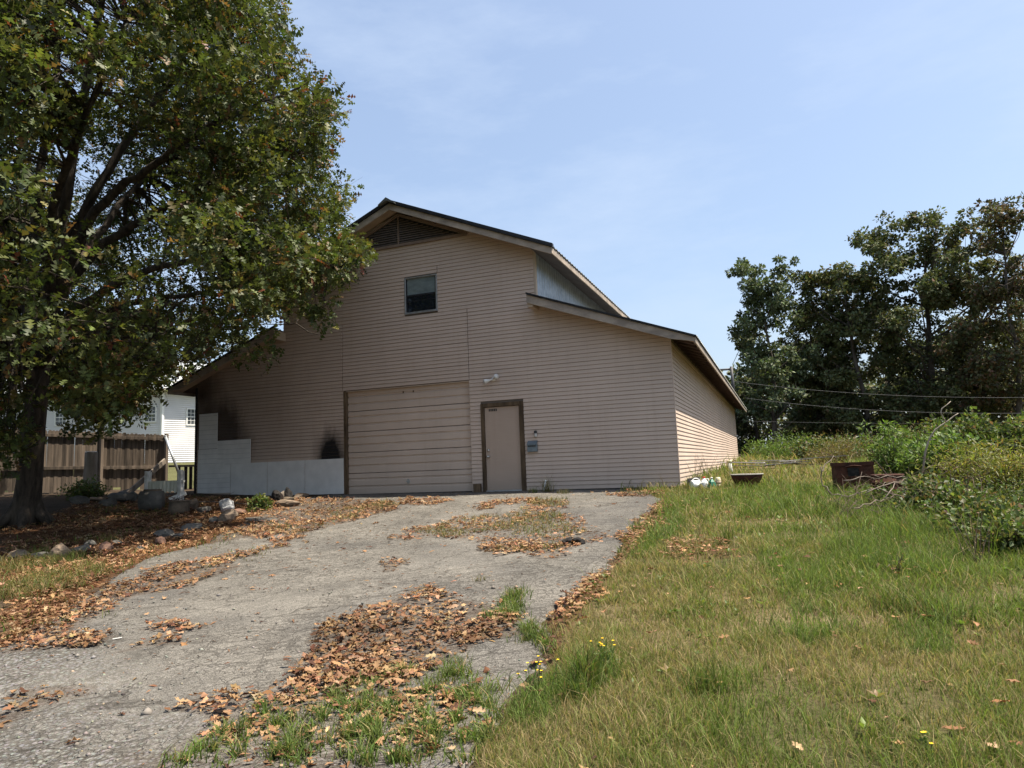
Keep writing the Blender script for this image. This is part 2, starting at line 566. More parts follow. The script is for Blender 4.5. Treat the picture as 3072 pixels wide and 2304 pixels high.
L_polys = [gpoly(p) for p in [
    [(0, 1120), (60, 1135), (200, 1078), (420, 1073), (620, 1077), (760, 1080), (850, 1085), (860, 1100), (800, 1115), (700, 1145), (600, 1178), (620, 1185),
     (560, 1195), (520, 1215), (480, 1240), (440, 1265), (300, 1290), (240, 1300), (215, 1330), (220, 1370), (200, 1395), (120, 1410), (0, 1425)],
    [(690, 1345), (740, 1330), (830, 1310), (880, 1275), (940, 1265), (990, 1285), (1060, 1320), (1110, 1340), (1090, 1380), (1010, 1400), (960, 1420),
     (870, 1460), (860, 1480), (800, 1480), (700, 1500), (620, 1490), (600, 1450), (640, 1410), (660, 1380)],
    [(230, 1659), (420, 1612), (480, 1560), (600, 1500), (700, 1490), (850, 1480), (960, 1480), (1050, 1490), (1100, 1530), (1080, 1600), (1030, 1659)],
    [(360, 1535), (420, 1515), (520, 1520), (560, 1540), (480, 1562), (400, 1560)],
    [(830, 1170), (860, 1155), (930, 1137), (1000, 1115), (1100, 1113), (1150, 1078), (1230, 1085), (1210, 1110), (1260, 1130), (1330, 1165), (1290, 1176),
     (1200, 1170), (1100, 1180), (950, 1162), (870, 1176)],
    [(1030, 1187), (1080, 1175), (1250, 1181), (1230, 1196), (1180, 1206), (1060, 1200)],
    [(805, 1225), (850, 1215), (857, 1235), (815, 1241)],
    [(1207, 1292), (1250, 1268), (1300, 1236), (1335, 1202), (1352, 1180), (1345, 1163), (1370, 1148), (1415, 1100), (1440, 1083), (1452, 1100), (1380, 1190),
     (1300, 1270), (1240, 1310), (1222, 1360), (1212, 1410), (1195, 1445), (1130, 1370), (1172, 1340)],
    [(0, 1505), (60, 1490), (130, 1498), (142, 1522), (80, 1547), (0, 1572)],
    [(345, 1352), (380, 1342), (440, 1345), (425, 1364), (360, 1366)],
    [(250, 1392), (330, 1378), (392, 1381), (360, 1398), (270, 1406)],
    [(850, 1082), (880, 1075), (960, 1079), (990, 1084), (920, 1094), (880, 1091)],
    [(1025, 1097), (1070, 1082), (1160, 1077), (1170, 1086), (1080, 1092), (1050, 1106)],
    [(1310, 1072), (1350, 1062), (1436, 1066), (1430, 1076)],
    [(1440, 1180), (1520, 1160), (1580, 1185), (1560, 1215), (1480, 1220), (1430, 1205)],
]]
L_hole = gpoly([(188, 1278), (260, 1240), (330, 1207), (420, 1182), (500, 1168), (600, 1158), (590, 1183), (500, 1200), (440, 1213), (350, 1225), (280, 1262)])
L_dens = [1.0, 1.0, .5, .8, .38, .8, .8, .7, .8, .7, .7, .7, .6, .6, .5]
G_left = gpoly([(-40, 1225), (180, 1198), (235, 1232), (180, 1272), (60, 1296), (-40, 1310)])
G_polys = [gpoly(p) for p in [
    [(250, 1659), (420, 1620), (520, 1560), (640, 1505), (760, 1480), (900, 1455), (1000, 1450), (1060, 1480), (1110, 1530), (1080, 1600), (1030, 1659)],
    [(1040, 1340), (1080, 1310), (1110, 1285), (1130, 1300), (1120, 1345), (1190, 1380), (1200, 1420), (1150, 1400), (1100, 1350)],
    [(900, 1150), (1000, 1120), (1110, 1115), (1160, 1078), (1220, 1080), (1200, 1120), (1270, 1150), (1200, 1170), (1100, 1165), (960, 1165)],
    [(560, 1150), (700, 1110), (820, 1085), (860, 1095), (720, 1135), (600, 1172)],
    [(1060, 1195), (1090, 1176), (1240, 1180), (1220, 1194)],
    [(20, 1500), (100, 1480), (125, 1500), (60, 1520)],
    [(420, 1240), (560, 1185), (590, 1190), (500, 1230), (440, 1260)],
]]


def litter_mask(x, y):
    nz = (fbm(x * 2.3, y * 2.3, 5) - .5)
    wx, wy = x + nz * .45, y + (fbm(x * 2.1, y * 2.1, 9) - .5) * .6
    m = np.zeros(x.shape)
    for p, d in zip(L_polys, L_dens):
        m = np.maximum(m, np.where(inside(p, wx, wy), d, 0))
    m[inside(L_hole, wx, wy)] = 0
    return m


def drive_mask(x, y):
    wx = x + (fbm(x * 1.7, y * 1.7, 21) - .5) * .35 + (vnoise(x * 7, y * 7, 3) - .5) * .08
    wy = y + (fbm(x * 1.7, y * 1.7, 25) - .5) * .35 * np.clip(-y / 2, 0, 1)
    return inside(P_DRIVE, wx, wy)


# ------------------------------------------------------------------ ground and driveway (setting)
def axis(a, b, step, lo, hi):
    core = np.arange(a, b, step)
    out_hi = [b]; s = step
    while out_hi[-1] < hi: s *= 1.22; out_hi.append(out_hi[-1] + s)
    out_lo = [a]; s = step
    while out_lo[-1] > lo: s *= 1.22; out_lo.append(out_lo[-1] - s)
    return np.array(out_lo[:0:-1] + list(core) + out_hi)


gx = axis(-15.5, 8.0, .11, -900, 900)
gy = axis(-15.5, 1.0, .11, -900, 900)
GX, GY = np.meshgrid(gx, gy, indexing='ij')
GZ = terrain(GX, GY)
hump = (fbm(GX * 1.1, GY * 1.1, 31) - .5) * .07
drv = drive_mask(GX, GY)
GZ = GZ + np.where(drv, -.03, hump * np.clip((np.abs(GX) + np.abs(GY)) * 0 + 1, 0, 1))
lit = litter_mask(GX, GY)
nx_, ny_ = GX.shape
idx = np.arange(nx_ * ny_).reshape(nx_, ny_)
q = np.stack([idx[:-1, :-1], idx[1:, :-1], idx[1:, 1:], idx[:-1, 1:]], -1).reshape(-1, 4)
T = np.concatenate([q[:, [0, 1, 2]], q[:, [0, 2, 3]]])
fld = inside(P_FIELD, GX, GY)
dry = fbm(GX * .5 + 3, GY * .5, 44)
colr = np.zeros((nx_ * ny_, 3))
dirt = np.array([.055, .04, .028]); litc = np.array([.085, .043, .022]); grs = np.array([.06, .058, .026]); dryc = np.array([.14, .105, .06])
c = np.where(fld[..., None], grs + (dryc - grs) * np.clip((dry[..., None] - .35) * 2.2, 0, 1), dirt)
# lawn behind the fence and around the far house
lawn = (GX < -16) & (GY - (2.3 + (GX + 17.4) * .83) > 1.0)
c = np.where(lawn[..., None], np.array([.085, .085, .038]), c)
far = np.hypot(GX, GY) > 55
c = np.where(far[..., None], np.array([.09, .10, .035]), c)
c = c + (litc - c) * np.clip(lit, 0, 1)[..., None]
c = c * (0.75 + .5 * fbm(GX * 3, GY * 3, 51)[..., None])
me = tri_mesh('ground', np.c_[GX.ravel(), GY.ravel(), GZ.ravel()], T, c.reshape(-1, 3))
m, nt, b = M('ground soil')
at = nt.nodes.new('ShaderNodeAttribute'); at.attribute_name = 'Col'
n1 = noise(nt, 22, 6, .7, coord='World'); n2 = noise(nt, 90, 4, .7, coord='World')
cc = mix(nt, 1.0, at.outputs['Color'], ramp(nt, n1, [(.3, .55), (.7, 1.45)]), 'MULTIPLY')
cc = mix(nt, 1.0, cc, ramp(nt, n2, [(.3, .7), (.7, 1.3)]), 'MULTIPLY')
setc(nt, b, cc); b.inputs['Roughness'].default_value = 1; b.inputs['Specular IOR Level'].default_value = .05
bump(nt, b, n1, .8, .03)
tag(obj('ground', me, None, m, True), 'brown soil and mown rough ground rising towards the building', kind='structure')

dx_ = .06
ax, ay = np.arange(-13, 1.6, dx_), np.arange(-17.5, 0.02, dx_)
DX, DY = np.meshgrid(ax, ay, indexing='ij')
inn = drive_mask(DX, DY)
DZ = terrain(DX, DY) + .012 + (fbm(DX * 1.3, DY * 1.3, 61) - .5) * .03 + (vnoise(DX * 14, DY * 14, 66) - .5) * .008
idx = np.arange(DX.size).reshape(DX.shape)
cell = inn[:-1, :-1] & inn[1:, :-1] & inn[1:, 1:] & inn[:-1, 1:]
edge = np.zeros(DX.shape, int)
for i, j in ((0, 0), (1, 0), (1, 1), (0, 1)):
    edge[i:edge.shape[0] - 1 + i, j:edge.shape[1] - 1 + j] += cell
DZ = np.where(edge < 4, DZ - .05, DZ)
q = np.stack([idx[:-1, :-1], idx[1:, :-1], idx[1:, 1:], idx[:-1, 1:]], -1)[cell]
T = np.concatenate([q[:, [0, 1, 2]], q[:, [0, 2, 3]]])
used = np.unique(T); remap = np.full(DX.size, -1); remap[used] = np.arange(len(used))
V = np.c_[DX.ravel(), DY.ravel(), DZ.ravel()][used]
# surface kinds: asphalt, gravelly break-up near the road, brown leaf stain
grav = np.clip((-10.6 - V[:, 1] - .35 * (V[:, 0] + 4) + (fbm(V[:, 0] * .8, V[:, 1] * .8, 71) - .5) * 3.2) / 1.6, 0, 1)
dark = np.clip((fbm(V[:, 0] * .7, V[:, 1] * .7, 76) - .5) * 3 + np.clip((V[:, 0] + 1.5) * .5, 0, .9) * (V[:, 1] > -7), 0, 1)
stain = litter_mask(V[:, 0], V[:, 1])
me = tri_mesh('driveway', V, remap[T], np.c_[grav, dark, stain])
m, nt, b = M('worn asphalt')
at = nt.nodes.new('ShaderNodeAttribute'); at.attribute_name = 'Col'
sep = nt.nodes.new('ShaderNodeSeparateColor'); nt.links.new(at.outputs['Color'], sep.inputs[0])
pos = nt.nodes.new('ShaderNodeNewGeometry').outputs['Position']
agg = noise(nt, 130, 3, .7, vec=pos); blot = noise(nt, 1.1, 5, .65, vec=pos); fine = noise(nt, 30, 5, .7, vec=pos)
c0 = mix(nt, ramp(nt, blot, [(.3, 0.0), (.7, 1.0)]), (.100, .093, .082), (.166, .154, .134))
c0 = mix(nt, math_n(nt, 'MULTIPLY', sep.outputs[1], .6), c0, (.062, .060, .058))
c0 = mix(nt, 1.0, c0, ramp(nt, agg, [(.34, .3), (.68, 1.8)]), 'MULTIPLY')
c0 = mix(nt, 1.0, c0, ramp(nt, fine, [(.3, .65), (.7, 1.35)]), 'MULTIPLY')
vo = nt.nodes.new('ShaderNodeTexVoronoi'); vo.inputs['Scale'].default_value = 38; nt.links.new(pos, vo.inputs['Vector'])
peb = mix(nt, .35, vo.outputs['Color'], (.5, .48, .42)); 
hs = nt.nodes.new('ShaderNodeHueSaturation'); hs.inputs['Saturation'].default_value = .22; hs.inputs['Value'].default_value = .34
nt.links.new(peb, hs.inputs['Color'])
pebc = mix(nt, ramp(nt, vo.outputs['Distance'], [(.25, 0.0), (.6, 1.0)]), hs.outputs['Color'], (.06, .054, .045))
c0 = mix(nt, math_n(nt, 'MULTIPLY', sep.outputs[0], .6), c0, pebc)
# cracks
wob = noise(nt, 2.2, 4, .6, vec=pos)
cv = nt.nodes.new('ShaderNodeVectorMath'); cv.operation = 'ADD'
cm = nt.nodes.new('ShaderNodeCombineXYZ'); nt.links.new(wob, cm.inputs[0]); nt.links.new(blot, cm.inputs[1])
nt.links.new(pos, cv.inputs[0]); nt.links.new(cm.outputs[0], cv.inputs[1])
crk = None
for sc_, wd in ((1.3, .018), (4.2, .042), (8.5, .06)):
    v2 = nt.nodes.new('ShaderNodeTexVoronoi'); v2.feature = 'DISTANCE_TO_EDGE'; v2.inputs['Scale'].default_value = sc_
    nt.links.new(cv.outputs[0], v2.inputs['Vector'])
    k = ramp(nt, v2.outputs['Distance'], [(0.0, 1.0), (wd, 0.0)])
    if sc_ > 2: k = math_n(nt, 'MULTIPLY', k, ramp(nt, noise(nt, .6, 3, .6, vec=pos), [(.36, 0.0), (.52, 1.0)]))
    crk = k if crk is None else math_n(nt, 'MAXIMUM', crk, k)
crk = math_n(nt, 'MULTIPLY', crk, ramp(nt, fine, [(.35, .3), (.6, 1.0)]))
c0 = mix(nt, math_n(nt, 'MULTIPLY', crk, .85), c0, (.022, .019, .015))
c0 = mix(nt, math_n(nt, 'MULTIPLY', sep.outputs[2], .4), c0, (.06, .036, .021))
setc(nt, b, c0); b.inputs['Roughness'].default_value = .92; b.inputs['Specular IOR Level'].default_value = .15
hh = math_n(nt, 'SUBTRACT', math_n(nt, 'ADD', agg, math_n(nt, 'MULTIPLY', vo.outputs['Distance'], math_n(nt, 'MULTIPLY', sep.outputs[0], -1.2))), math_n(nt, 'MULTIPLY', crk, 1.2))
bump(nt, b, hh, .65, .012)
tag(obj('driveway', me, None, m, True), 'cracked grey asphalt driveway sloping up to the garage door', kind='structure')

# ------------------------------------------------------------------ the building
XC = -6.92
OV = .5
YB = 24.1
def z_up(x): return 7.55 - .4226 * abs(x - XC)
def z_low(x):
    if x < XC: x = 2 * XC - x
    return 3.22 + .373 * (.58 - x)
def z_roof(x): return z_up(x) if abs(x - XC) <= 3.78 else z_low(x)

bld = thing('storage_building', (-6.9, 0, 0), 'large tan clapboard garage building with raised centre roof and low side wings', 'building')
bld.location = (0, 0, 0)
PITCH_S, Z0 = .0958, .008
LAP = [(-.002, 0), (-.019, 0), (-.019, .12), (-.005, .945), (0.0, .945)]

# front wall: backing sheet with openings kept dark, then one board per course
holes = [(-8.715, -4.996, -1, 2.762), (-4.71, -3.58, -1, 2.157), (-6.79, -5.82, 4.655, 5.64)]
fw = MB()
def wall_span(z):
    """wall extent at height z under the roofs"""
    s = .06
    xr = 0.0
    if z > z_low(0) - s: xr = .58 - (z + s - 3.22) / .373
    if z > z_low(XC + 3.78) - s: xr = XC + 3.78
    if z > z_up(XC + 3.78) - s: xr = XC + (7.55 - z - s) / .4226
    return 2 * XC - xr, xr
zz = [-.3, -.01]
back = MB()
edges_z = [-.3, 0.0, 1.0, 2.157, 2.762, 3.3, 3.7, 4.1, 4.655, 5.2, 5.64, 5.9, 6.4, 6.9, 7.3]
for za, zb in zip(edges_z[:-1], edges_z[1:]):
    a0, a1 = wall_span(za); b0, b1 = wall_span(zb)
    cuts = [(a0, b0)]
    for h in sorted(holes):
        if za >= h[2] - 1e-6 and zb <= h[3] + 1e-6: cuts += [(h[0], h[0]), (h[1], h[1])]
    cuts.append((a1, b1))
    for k in range(0, len(cuts), 2):
        (p0, p1), (q0, q1) = cuts[k], cuts[k + 1]
        back.prism_y([(p0, za), (q0, za), (q1, zb), (p1, zb)], .004, .12)
MAT['groove'] = simple('lap groove dirt and shade', (.11, .087, .07), (.16, .128, .104), 3, .9, bstr=0)  # shade of the gaps between boards put into this colour, plus dirt
front = back.build('front_wall', 'groove', bld)
k = 0
while True:
    za = Z0 + k * PITCH_S; zb = za + PITCH_S
    if zb > 7.36: break
    a0, a1 = wall_span(za + .002); b0, b1 = wall_span(zb)
    ivs = [(a0, a1, b0, b1)]
    for h in holes:
        if zb > h[2] + .01 and za < h[3] - .01:
            nv = []
            for p0, p1, r0, r1 in ivs:
                if p0 < h[0] < p1: nv.append((p0, h[0], r0, h[0]))
                if p0 < h[1] < p1: nv.append((h[1], p1, h[1], r1))
                if not (p0 < h[0] < p1) and not (p0 < h[1] < p1) and not (p0 >= h[0] and p1 <= h[1]): nv.append((p0, p1, r0, r1))
            ivs = nv
    seams = [-8.75, -5.0] if za < 4.6 else ([-5.815] if 5.6 < za < 5.8 else [])
    # gable vent covers the top
    if za > 6.5:
        half = max(0, (7.36 - za) / .4226 - .02)
        nv = []
        for p0, p1, r0, r1 in ivs:
            nv.append((p0, XC - half, r0, XC - half)); nv.append((XC + half, p1, XC + half, r1))
        ivs = [v for v in nv if v[1] - v[0] > .05]
    for s in seams:
        nv = []
        for p0, p1, r0, r1 in ivs:
            if p0 + .05 < s < p1 - .05: nv += [(p0, s - .009, r0, s - .009), (s + .009, p1, s + .009, r1)]
            else: nv.append((p0, p1, r0, r1))
        ivs = nv
    for p0, p1, r0, r1 in ivs:
        if p1 - p0 < .02: continue
        mb = MB()
        dz = rng.normal(0, .0012)
        vs = []
        for x_b, x_t in ((p0, r0), (p1, r1)):
            for y, t in LAP:
                vs.append((x_b if t < .5 else x_b + (x_t - x_b) * t, y, za + dz + t * PITCH_S * .985))
        n = len(LAP)
        fs = [tuple(range(n)), tuple(range(2 * n - 1, n - 1, -1))] + [(i, i + n, (i + 1) % n + n, (i + 1) % n) for i in range(n)]
        mb.add(vs, fs).build('siding_board', 'siding', front)
    k += 1

# right side wall
sw = MB()
ztop_side = 3.36
sw.box(-.12, -.004, .12, YB, -.3, ztop_side)
side = sw.build('side_wall', 'groove', bld)
panels_y = [(0.004, 4.86), (4.87, 9.74)]
def side_board(mb, ya, yb, za, dz0, dz1):
    vs = []
    for y, d in ((ya, dz0), (yb, dz1)):
        for o_, t in LAP:
            vs.append((-o_ , y, za + d + t * PITCH_S * .985))
    n = len(LAP)
    mb.add(vs, [tuple(range(n - 1, -1, -1)), tuple(range(n, 2 * n))] + [(i, (i + 1) % n, (i + 1) % n + n, i + n) for i in range(n)])
sag = [0, .012, -.006, .014, -.004, .008]
for k in range(-2, 35):
    za = Z0 + k * PITCH_S
    if za + PITCH_S > ztop_side: break
    for i, (ya, yb) in enumerate(panels_y):
        mb = MB(); side_board(mb, ya, yb, za, sag[i] * (i > 0), sag[i + 1] * .6 - .003 * i)
        mb.build('siding_board', 'siding_side', side)
mb = MB()
for k in range(0, 35):
    za = Z0 + k * PITCH_S
    if za + PITCH_S > ztop_side: break
    y = 9.75; i = 2
    while y < YB - .1:
        y2 = min(y + 4.87, YB); side_board(mb, y, y2 - .006, za, sag[i % 6], sag[(i + 1) % 6] * .7); y = y2; i += 1
tag(mb.build('far_siding', 'siding_side', side), kind='stuff')
MB().box(-.001, .022, -.021, .004, -.05, 3.3).build('corner_trim', 'siding_side', bld)
# hidden left, rear and upper walls, footing
lw = MB().box(2 * XC + .004, 2 * XC + .12, .12, YB, -.3, 3.36)
lw.box(2 * XC, 0, YB, YB + .12, -.3, 3.3).box(XC - 3.78, XC + 3.78, YB, YB + .12, 3.3, 5.85)
lw.box(XC - 3.78, XC - 3.70, .12, YB, 4.4, 5.9)
lw.build('rear_wall', 'siding', bld)
MB().box(-8.7, -5.0, .10, .2, -.3, .02).box(2 * XC, -8.72, -.03, .002, -.25, .05).box(-3.57, -.03, -.008, .002, -.25, .0).build('footing', 'foundation', bld)
MB().box(2 * XC - .03, 2 * XC + .045, -.03, .1, .0, 3.25).build('burnt_corner_post', 'burnt', bld)

# white patch boards over the burnt siding
for nm, x0, x1, z0, z1, yy in [('patch_board', -13.71, -13.02, 1.44, 2.465, -.034), ('patch_board', -13.015, -11.817, .976, 1.65, -.036),
                               ('patch_board', -13.73, -12.765, .87, 1.43, -.035), ('patch_board', -13.74, -12.53, .16, .972, -.033),
                               ('patch_board', -12.515, -11.24, .05, .974, -.034), ('patch_board', -11.224, -9.976, .045, .976, -.034), ('patch_board', -9.960, -8.728, .045, .977, -.034)]:
    bevel(MB().box(x0, x1, yy, -.02, z0, z1).build(nm, 'patchwhite', bld), .003)
# shade of shiplap grooves, coloured onto thin strips on the older patches
g = MB()
for x0, x1, z0, z1 in ((-13.70, -13.03, 1.45, 2.45), (-13.0, -11.83, .99, 1.64), (-13.72, -12.775, .88, 1.42), (-13.73, -12.54, .18, .85)):
    z = z0 + .13
    while z < z1 - .03:
        g.box(x0, x1, -.0375, -.030, z, z + .006); z += .135
g.build('groove_lines', simple('groove shadow line', (.26, .27, .28), (.32, .33, .34), 4, .8, bstr=0), bld)

# garage door: five steel sections
gd = thing('garage_door', (0, 0, 0), None, None); gd.parent = bld
for i in range(5):
    z0 = .02 + i * .55
    h = .546
    prof = [(.14, 0), (.085, .006), (.085, .16), (.108, .178), (.108, .205), (.085, .222), (.085, .36), (.108, .378), (.108, .405), (.085, .422), (.085, h - .02), (.108, h - .004), (.14, h)]
    poly = [(y, z0 + z) for y, z in prof]
    mb = MB(); mb.prism_x(poly[::-1], -8.64, -5.0)
    mb.build('door_section', 'garage', gd)
jb = MB().box(-8.716, -8.642, -.018, .13, -.02, 2.76)
jb.build('door_jamb', 'frame_brown', gd)
MB().box(-8.64, -5.0, .0, .13, 2.742, 2.764).box(-5.003, -4.995, -.012, .13, 0, 2.76).build('door_head', 'tan_trim', gd)
MB().box(-8.6, -5.05, .08, .12, -.02, .022).build('bottom_seal', 'black_plastic', gd)
MB().box(-6.90, -6.78, .06, .086, .30, .325).box(-6.87, -6.81, .076, .09, .26, .37).build('lift_handle', 'alu', gd)
for x in (-6.95, -6.65):
    MB().box(x, x + .03, .07, .086, 2.60, 2.65).build('bracket', 'frame_brown', gd)

# side door
dr = thing('entry_door', (0, 0, 0), None, None); dr.parent = bld
slab = bevel(MB().box(-4.62, -3.706, .02, .065, .03, 2.055).build('door_leaf', 'doorpaint', dr), .004)
fr = MB().box(-4.71, -4.625, -.035, .07, -.02, 2.155).box(-3.70, -3.582, -.035, .07, -.02, 2.155).box(-4.625, -3.70, -.035, .07, 2.06, 2.155)
bevel(fr.build('door_frame', 'frame_brown', dr), .005)
MB().box(-4.62, -3.70, -.03, .07, -.03, .028).build('threshold', 'alu', dr)
MB().lathe([(.032, .02), (.032, .0), (.014, -.008), (.014, -.035), (.028, -.04), (.031, -.058), (.02, -.072), (.001, -.074)], 14, (-4.545, 0, .845), 'y').build('door_knob', 'chrome', dr, True)
MB().lathe([(.030, .02), (.030, -.006), (.026, -.016), (.001, -.018)], 14, (-4.545, 0, 1.0), 'y').build('deadbolt', 'chrome', dr, True)
for i in range(5):
    x = -4.505 + i * .046
    d = MB().box(x, x + .030, .012, .0195, 1.955, 2.012)
    d.build('house_number', 'black_plastic', dr)

# window in the gable
wn = thing('gable_window', (0, 0, 0), None, None); wn.parent = bld
f_ = MB().box(-6.785, -6.745, -.03, .07, 4.66, 5.635).box(-5.865, -5.825, -.03, .07, 4.66, 5.635).box(-6.745, -5.865, -.03, .07, 5.60, 5.635).box(-6.745, -5.865, -.03, .07, 4.66, 4.70)
f_.box(-6.80, -5.81, -.04, -.015, 4.645, 4.668)
bevel(f_.build('window_frame', 'alu', wn), .004)
MB().box(-6.745, -5.865, .0, .04, 5.12, 5.165).box(-6.745, -6.72, -.005, .03, 4.70, 5.6).box(-5.89, -5.865, -.005, .03, 4.70, 5.6).build('sash', 'black_trim', wn)
MB().box(-6.72, -5.89, .02, .026, 5.165, 5.60).build('pane', 'glass_blind', wn)
MB().box(-6.72, -5.89, .012, .018, 4.70, 5.12).build('pane', 'glass_dark', wn)
MB().box(-6.72, -5.89, .01, .02, 4.985, 5.0).build('screen_rail', 'black_trim', wn)

# gable vent
gv = thing('gable_vent', (0, 0, 0), None, None); gv.parent = bld
vb, vt, hw = 6.55, 7.36, 1.915
MB().prism_y([(XC - hw, vb), (XC + hw, vb), (XC, vt)], -.006, .003).build('vent_backing', 'black_plastic', gv)
for i in range(12):
    z = vb + .05 + i * .062
    h2 = (vt - z - .05) / .4226 - .05
    if h2 < .08: break
    s_ = MB(); s_.add([(XC - h2, -.012, z + .045), (XC + h2, -.012, z + .045), (XC + h2, -.05, z), (XC - h2, -.05, z), (XC - h2, -.008, z + .052), (XC + h2, -.008, z + .052), (XC + h2, -.054, z + .008), (XC - h2, -.054, z + .008)],
                      [(0, 1, 2, 3), (7, 6, 5, 4), (0, 4, 5, 1), (2, 6, 7, 3), (1, 5, 6, 2), (0, 3, 7, 4)])
    s_.build('slat', 'louvre', gv)
vf = MB().box(XC - hw - .1, XC + hw + .1, -.07, .0, vb - .04, vb + .03)
vf.bar((XC - hw - .05, -.035, vb + .02), (XC, -.035, vt + .03), .07, .06, (0, 1, 0)).bar((XC + hw + .05, -.035, vb + .02), (XC, -.035, vt + .03), .07, .06, (0, 1, 0))
vf.box(XC - .012, XC + .012, -.066, -.0, vb + .03, vt - .02)
vf.build('vent_frame', simple('vent frame', (.17, .125, .10), (.24, .18, .145), 5, .8), gv)

# clerestory strip wall of ribbed white metal
def ribbed(xw, y0, y1, z0, z1, sgn, per=.2):
    ys = []; xs = []
    y = y0
    while y < y1:
        for f_r, d in ((0, 0), (.45, 0), (.6, .035), (.85, .035)):
            ys.append(y + per * f_r); xs.append(xw + sgn * d)
        y += per
    n = len(ys)
    V = [(x, yy, z0) for x, yy in zip(xs, ys)] + [(x, yy, z1) for x, yy in zip(xs, ys)]
    return MB().add(V, [(i, i + 1, i + 1 + n, i + n) if sgn > 0 else (i + n, i + 1 + n, i + 1, i) for i in range(n - 1)])
ribbed(XC + 3.78, .06, YB, 4.4, 5.93, 1).build('clerestory_wall', 'clerestory', bld)
MB().box(XC + 3.74, XC + 3.80, -.02, .07, 4.55, 5.93).build('clerestory_corner_post', 'tan_trim', bld)

# roofs
YF, YR = -OV, YB + OV
def roof_sheet(name, xa, za, xb, zb, per=.23, lift=.03):
    """ribbed sheet from high edge a to low edge b"""
    ys = []; hs = []
    y = YF - .06
    while y < YR + .06:
        for f_r, d in ((0, 0), (.62, 0), (.72, .026), (.9, .026)):
            ys.append(y + per * f_r); hs.append(d)
        y += per
    n = len(ys)
    V = [(xa, yy, za + lift + h) for yy, h in zip(ys, hs)] + [(xb, yy, zb + lift + h) for yy, h in zip(ys, hs)]
    V += [(xb, yy, zb + lift + h - .012) for yy, h in zip(ys, hs)]
    F = [(i, i + 1, i + 1 + n, i + n) for i in range(n - 1)] + [(i + n, i + 1 + n, i + 1 + 2 * n, i + 2 * n) for i in range(n - 1)]
    if xb < xa: F = [tuple(reversed(f)) for f in F]
    return MB().add(V, F).build(name, 'roofmetal', bld)
def slab_(mb, x0, x1, zf, t0, t1, y0, y1):
    mb.prism_y([(x0, zf(x0) - t1), (x1, zf(x1) - t1), (x1, zf(x1) - t0), (x0, zf(x0) - t0)], y0, y1)
for sgn in (1, -1):
    xe = XC + sgn * 4.36
    roof_sheet('upper_metal_roof', XC, 7.55, xe + sgn * .05, z_up(xe + sgn * .05))
    x_in, x_out = XC + sgn * 3.78, XC + sgn * (7.5)
    roof_sheet('wing_metal_roof', x_in, z_low(XC + sgn * 3.78), x_out + sgn * .06, z_low(XC + 7.56))
    a, b_ = sorted((XC, xe))
    mb = MB(); slab_(mb, a, b_, z_up, .0, .055, YF + .045, YR); mb.build('roof_deck', 'soffit', bld)
    a, b_ = sorted((XC + sgn * 3.79, x_out))
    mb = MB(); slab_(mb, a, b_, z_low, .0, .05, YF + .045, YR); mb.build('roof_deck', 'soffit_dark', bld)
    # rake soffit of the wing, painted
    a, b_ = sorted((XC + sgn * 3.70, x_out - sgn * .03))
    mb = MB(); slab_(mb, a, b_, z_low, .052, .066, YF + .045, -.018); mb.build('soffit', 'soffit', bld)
    # rake fascia
    mb = MB()
    a, b_ = sorted((XC, xe))
    slab_(mb, a, b_, z_up, .0, .17, YF, YF + .04)
    bevel(mb.build('fascia_board', 'fascia', bld), .004)
    mb = MB()
    xo, xi = x_out, XC + sgn * 3.70
    pts = [(xi, z_low(xi) - .205), (xo - sgn * .5, z_low(xo - sgn * .5) - .185), (xo, z_low(xo) - .10), (xo, z_low(xo) - .0), (xi, z_low(xi) - .0)]
    if sgn < 0: pts = pts[::-1]
    bevel(mb.prism_y(pts, YF - .002, YF + .04).build('fascia_board', 'fascia', bld), .004)
    # black rake edge over the fascia
    mb = MB(); a, b_ = sorted((XC, xe + sgn * .06)); slab_(mb, a, b_, z_up, -.095, -.004, YF - .055, YF + .05); mb.build('rake_trim', 'black_trim', bld)
    mb = MB(); a, b_ = sorted((xi, xo + sgn * .05)); slab_(mb, a, b_, z_low, -.045, -.004, YF - .05, YF + .05); mb.build('rake_trim', 'black_trim', bld)
    # eave fascia
    x0, x1 = sorted((xe, xe + sgn * .03))
    bevel(MB().box(x0, x1, YF - .003, YR, z_up(xe) - .16, z_up(xe) - .006).build('eave_board', 'fascia', bld), .004)
    x0, x1 = sorted((xo, xo + sgn * .03))
    bevel(MB().box(x0, x1, YF - .003, YR, z_low(xo) - .14, z_low(xo) - .006).build('eave_board', 'fascia', bld), .004)
    # inner end block of the wing roof
    x0, x1 = sorted((xi, xi + sgn * .14))
    MB().box(x0, x1, YF + .04, -.02, z_low(xi) - .30, z_low(xi) - .07).build('end_block', 'tan_trim', bld)
    # boarded soffit under the raised eave
    a, b_ = sorted((XC + sgn * 3.81, xe - sgn * .002))
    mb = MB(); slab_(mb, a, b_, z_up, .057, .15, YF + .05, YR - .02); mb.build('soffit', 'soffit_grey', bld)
# rafter tails under the sunny eave
rt = MB(); rt.prism_y([(.005, z_low(.005) - .115), (.50, z_low(.50) - .10), (.50, z_low(.50) - .052), (.005, z_low(.005) - .052)], 0, .04)
rme = rt.mesh('rafter')
for i in range(40):
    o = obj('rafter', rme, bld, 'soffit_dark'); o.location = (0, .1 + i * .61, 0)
MB().prism_y([(XC - .24, 7.475), (XC, 7.575), (XC + .24, 7.475), (XC + .24, 7.50), (XC, 7.665), (XC - .24, 7.50)], YF - .16, YR).build('ridge_cap', 'roofmetal', bld)

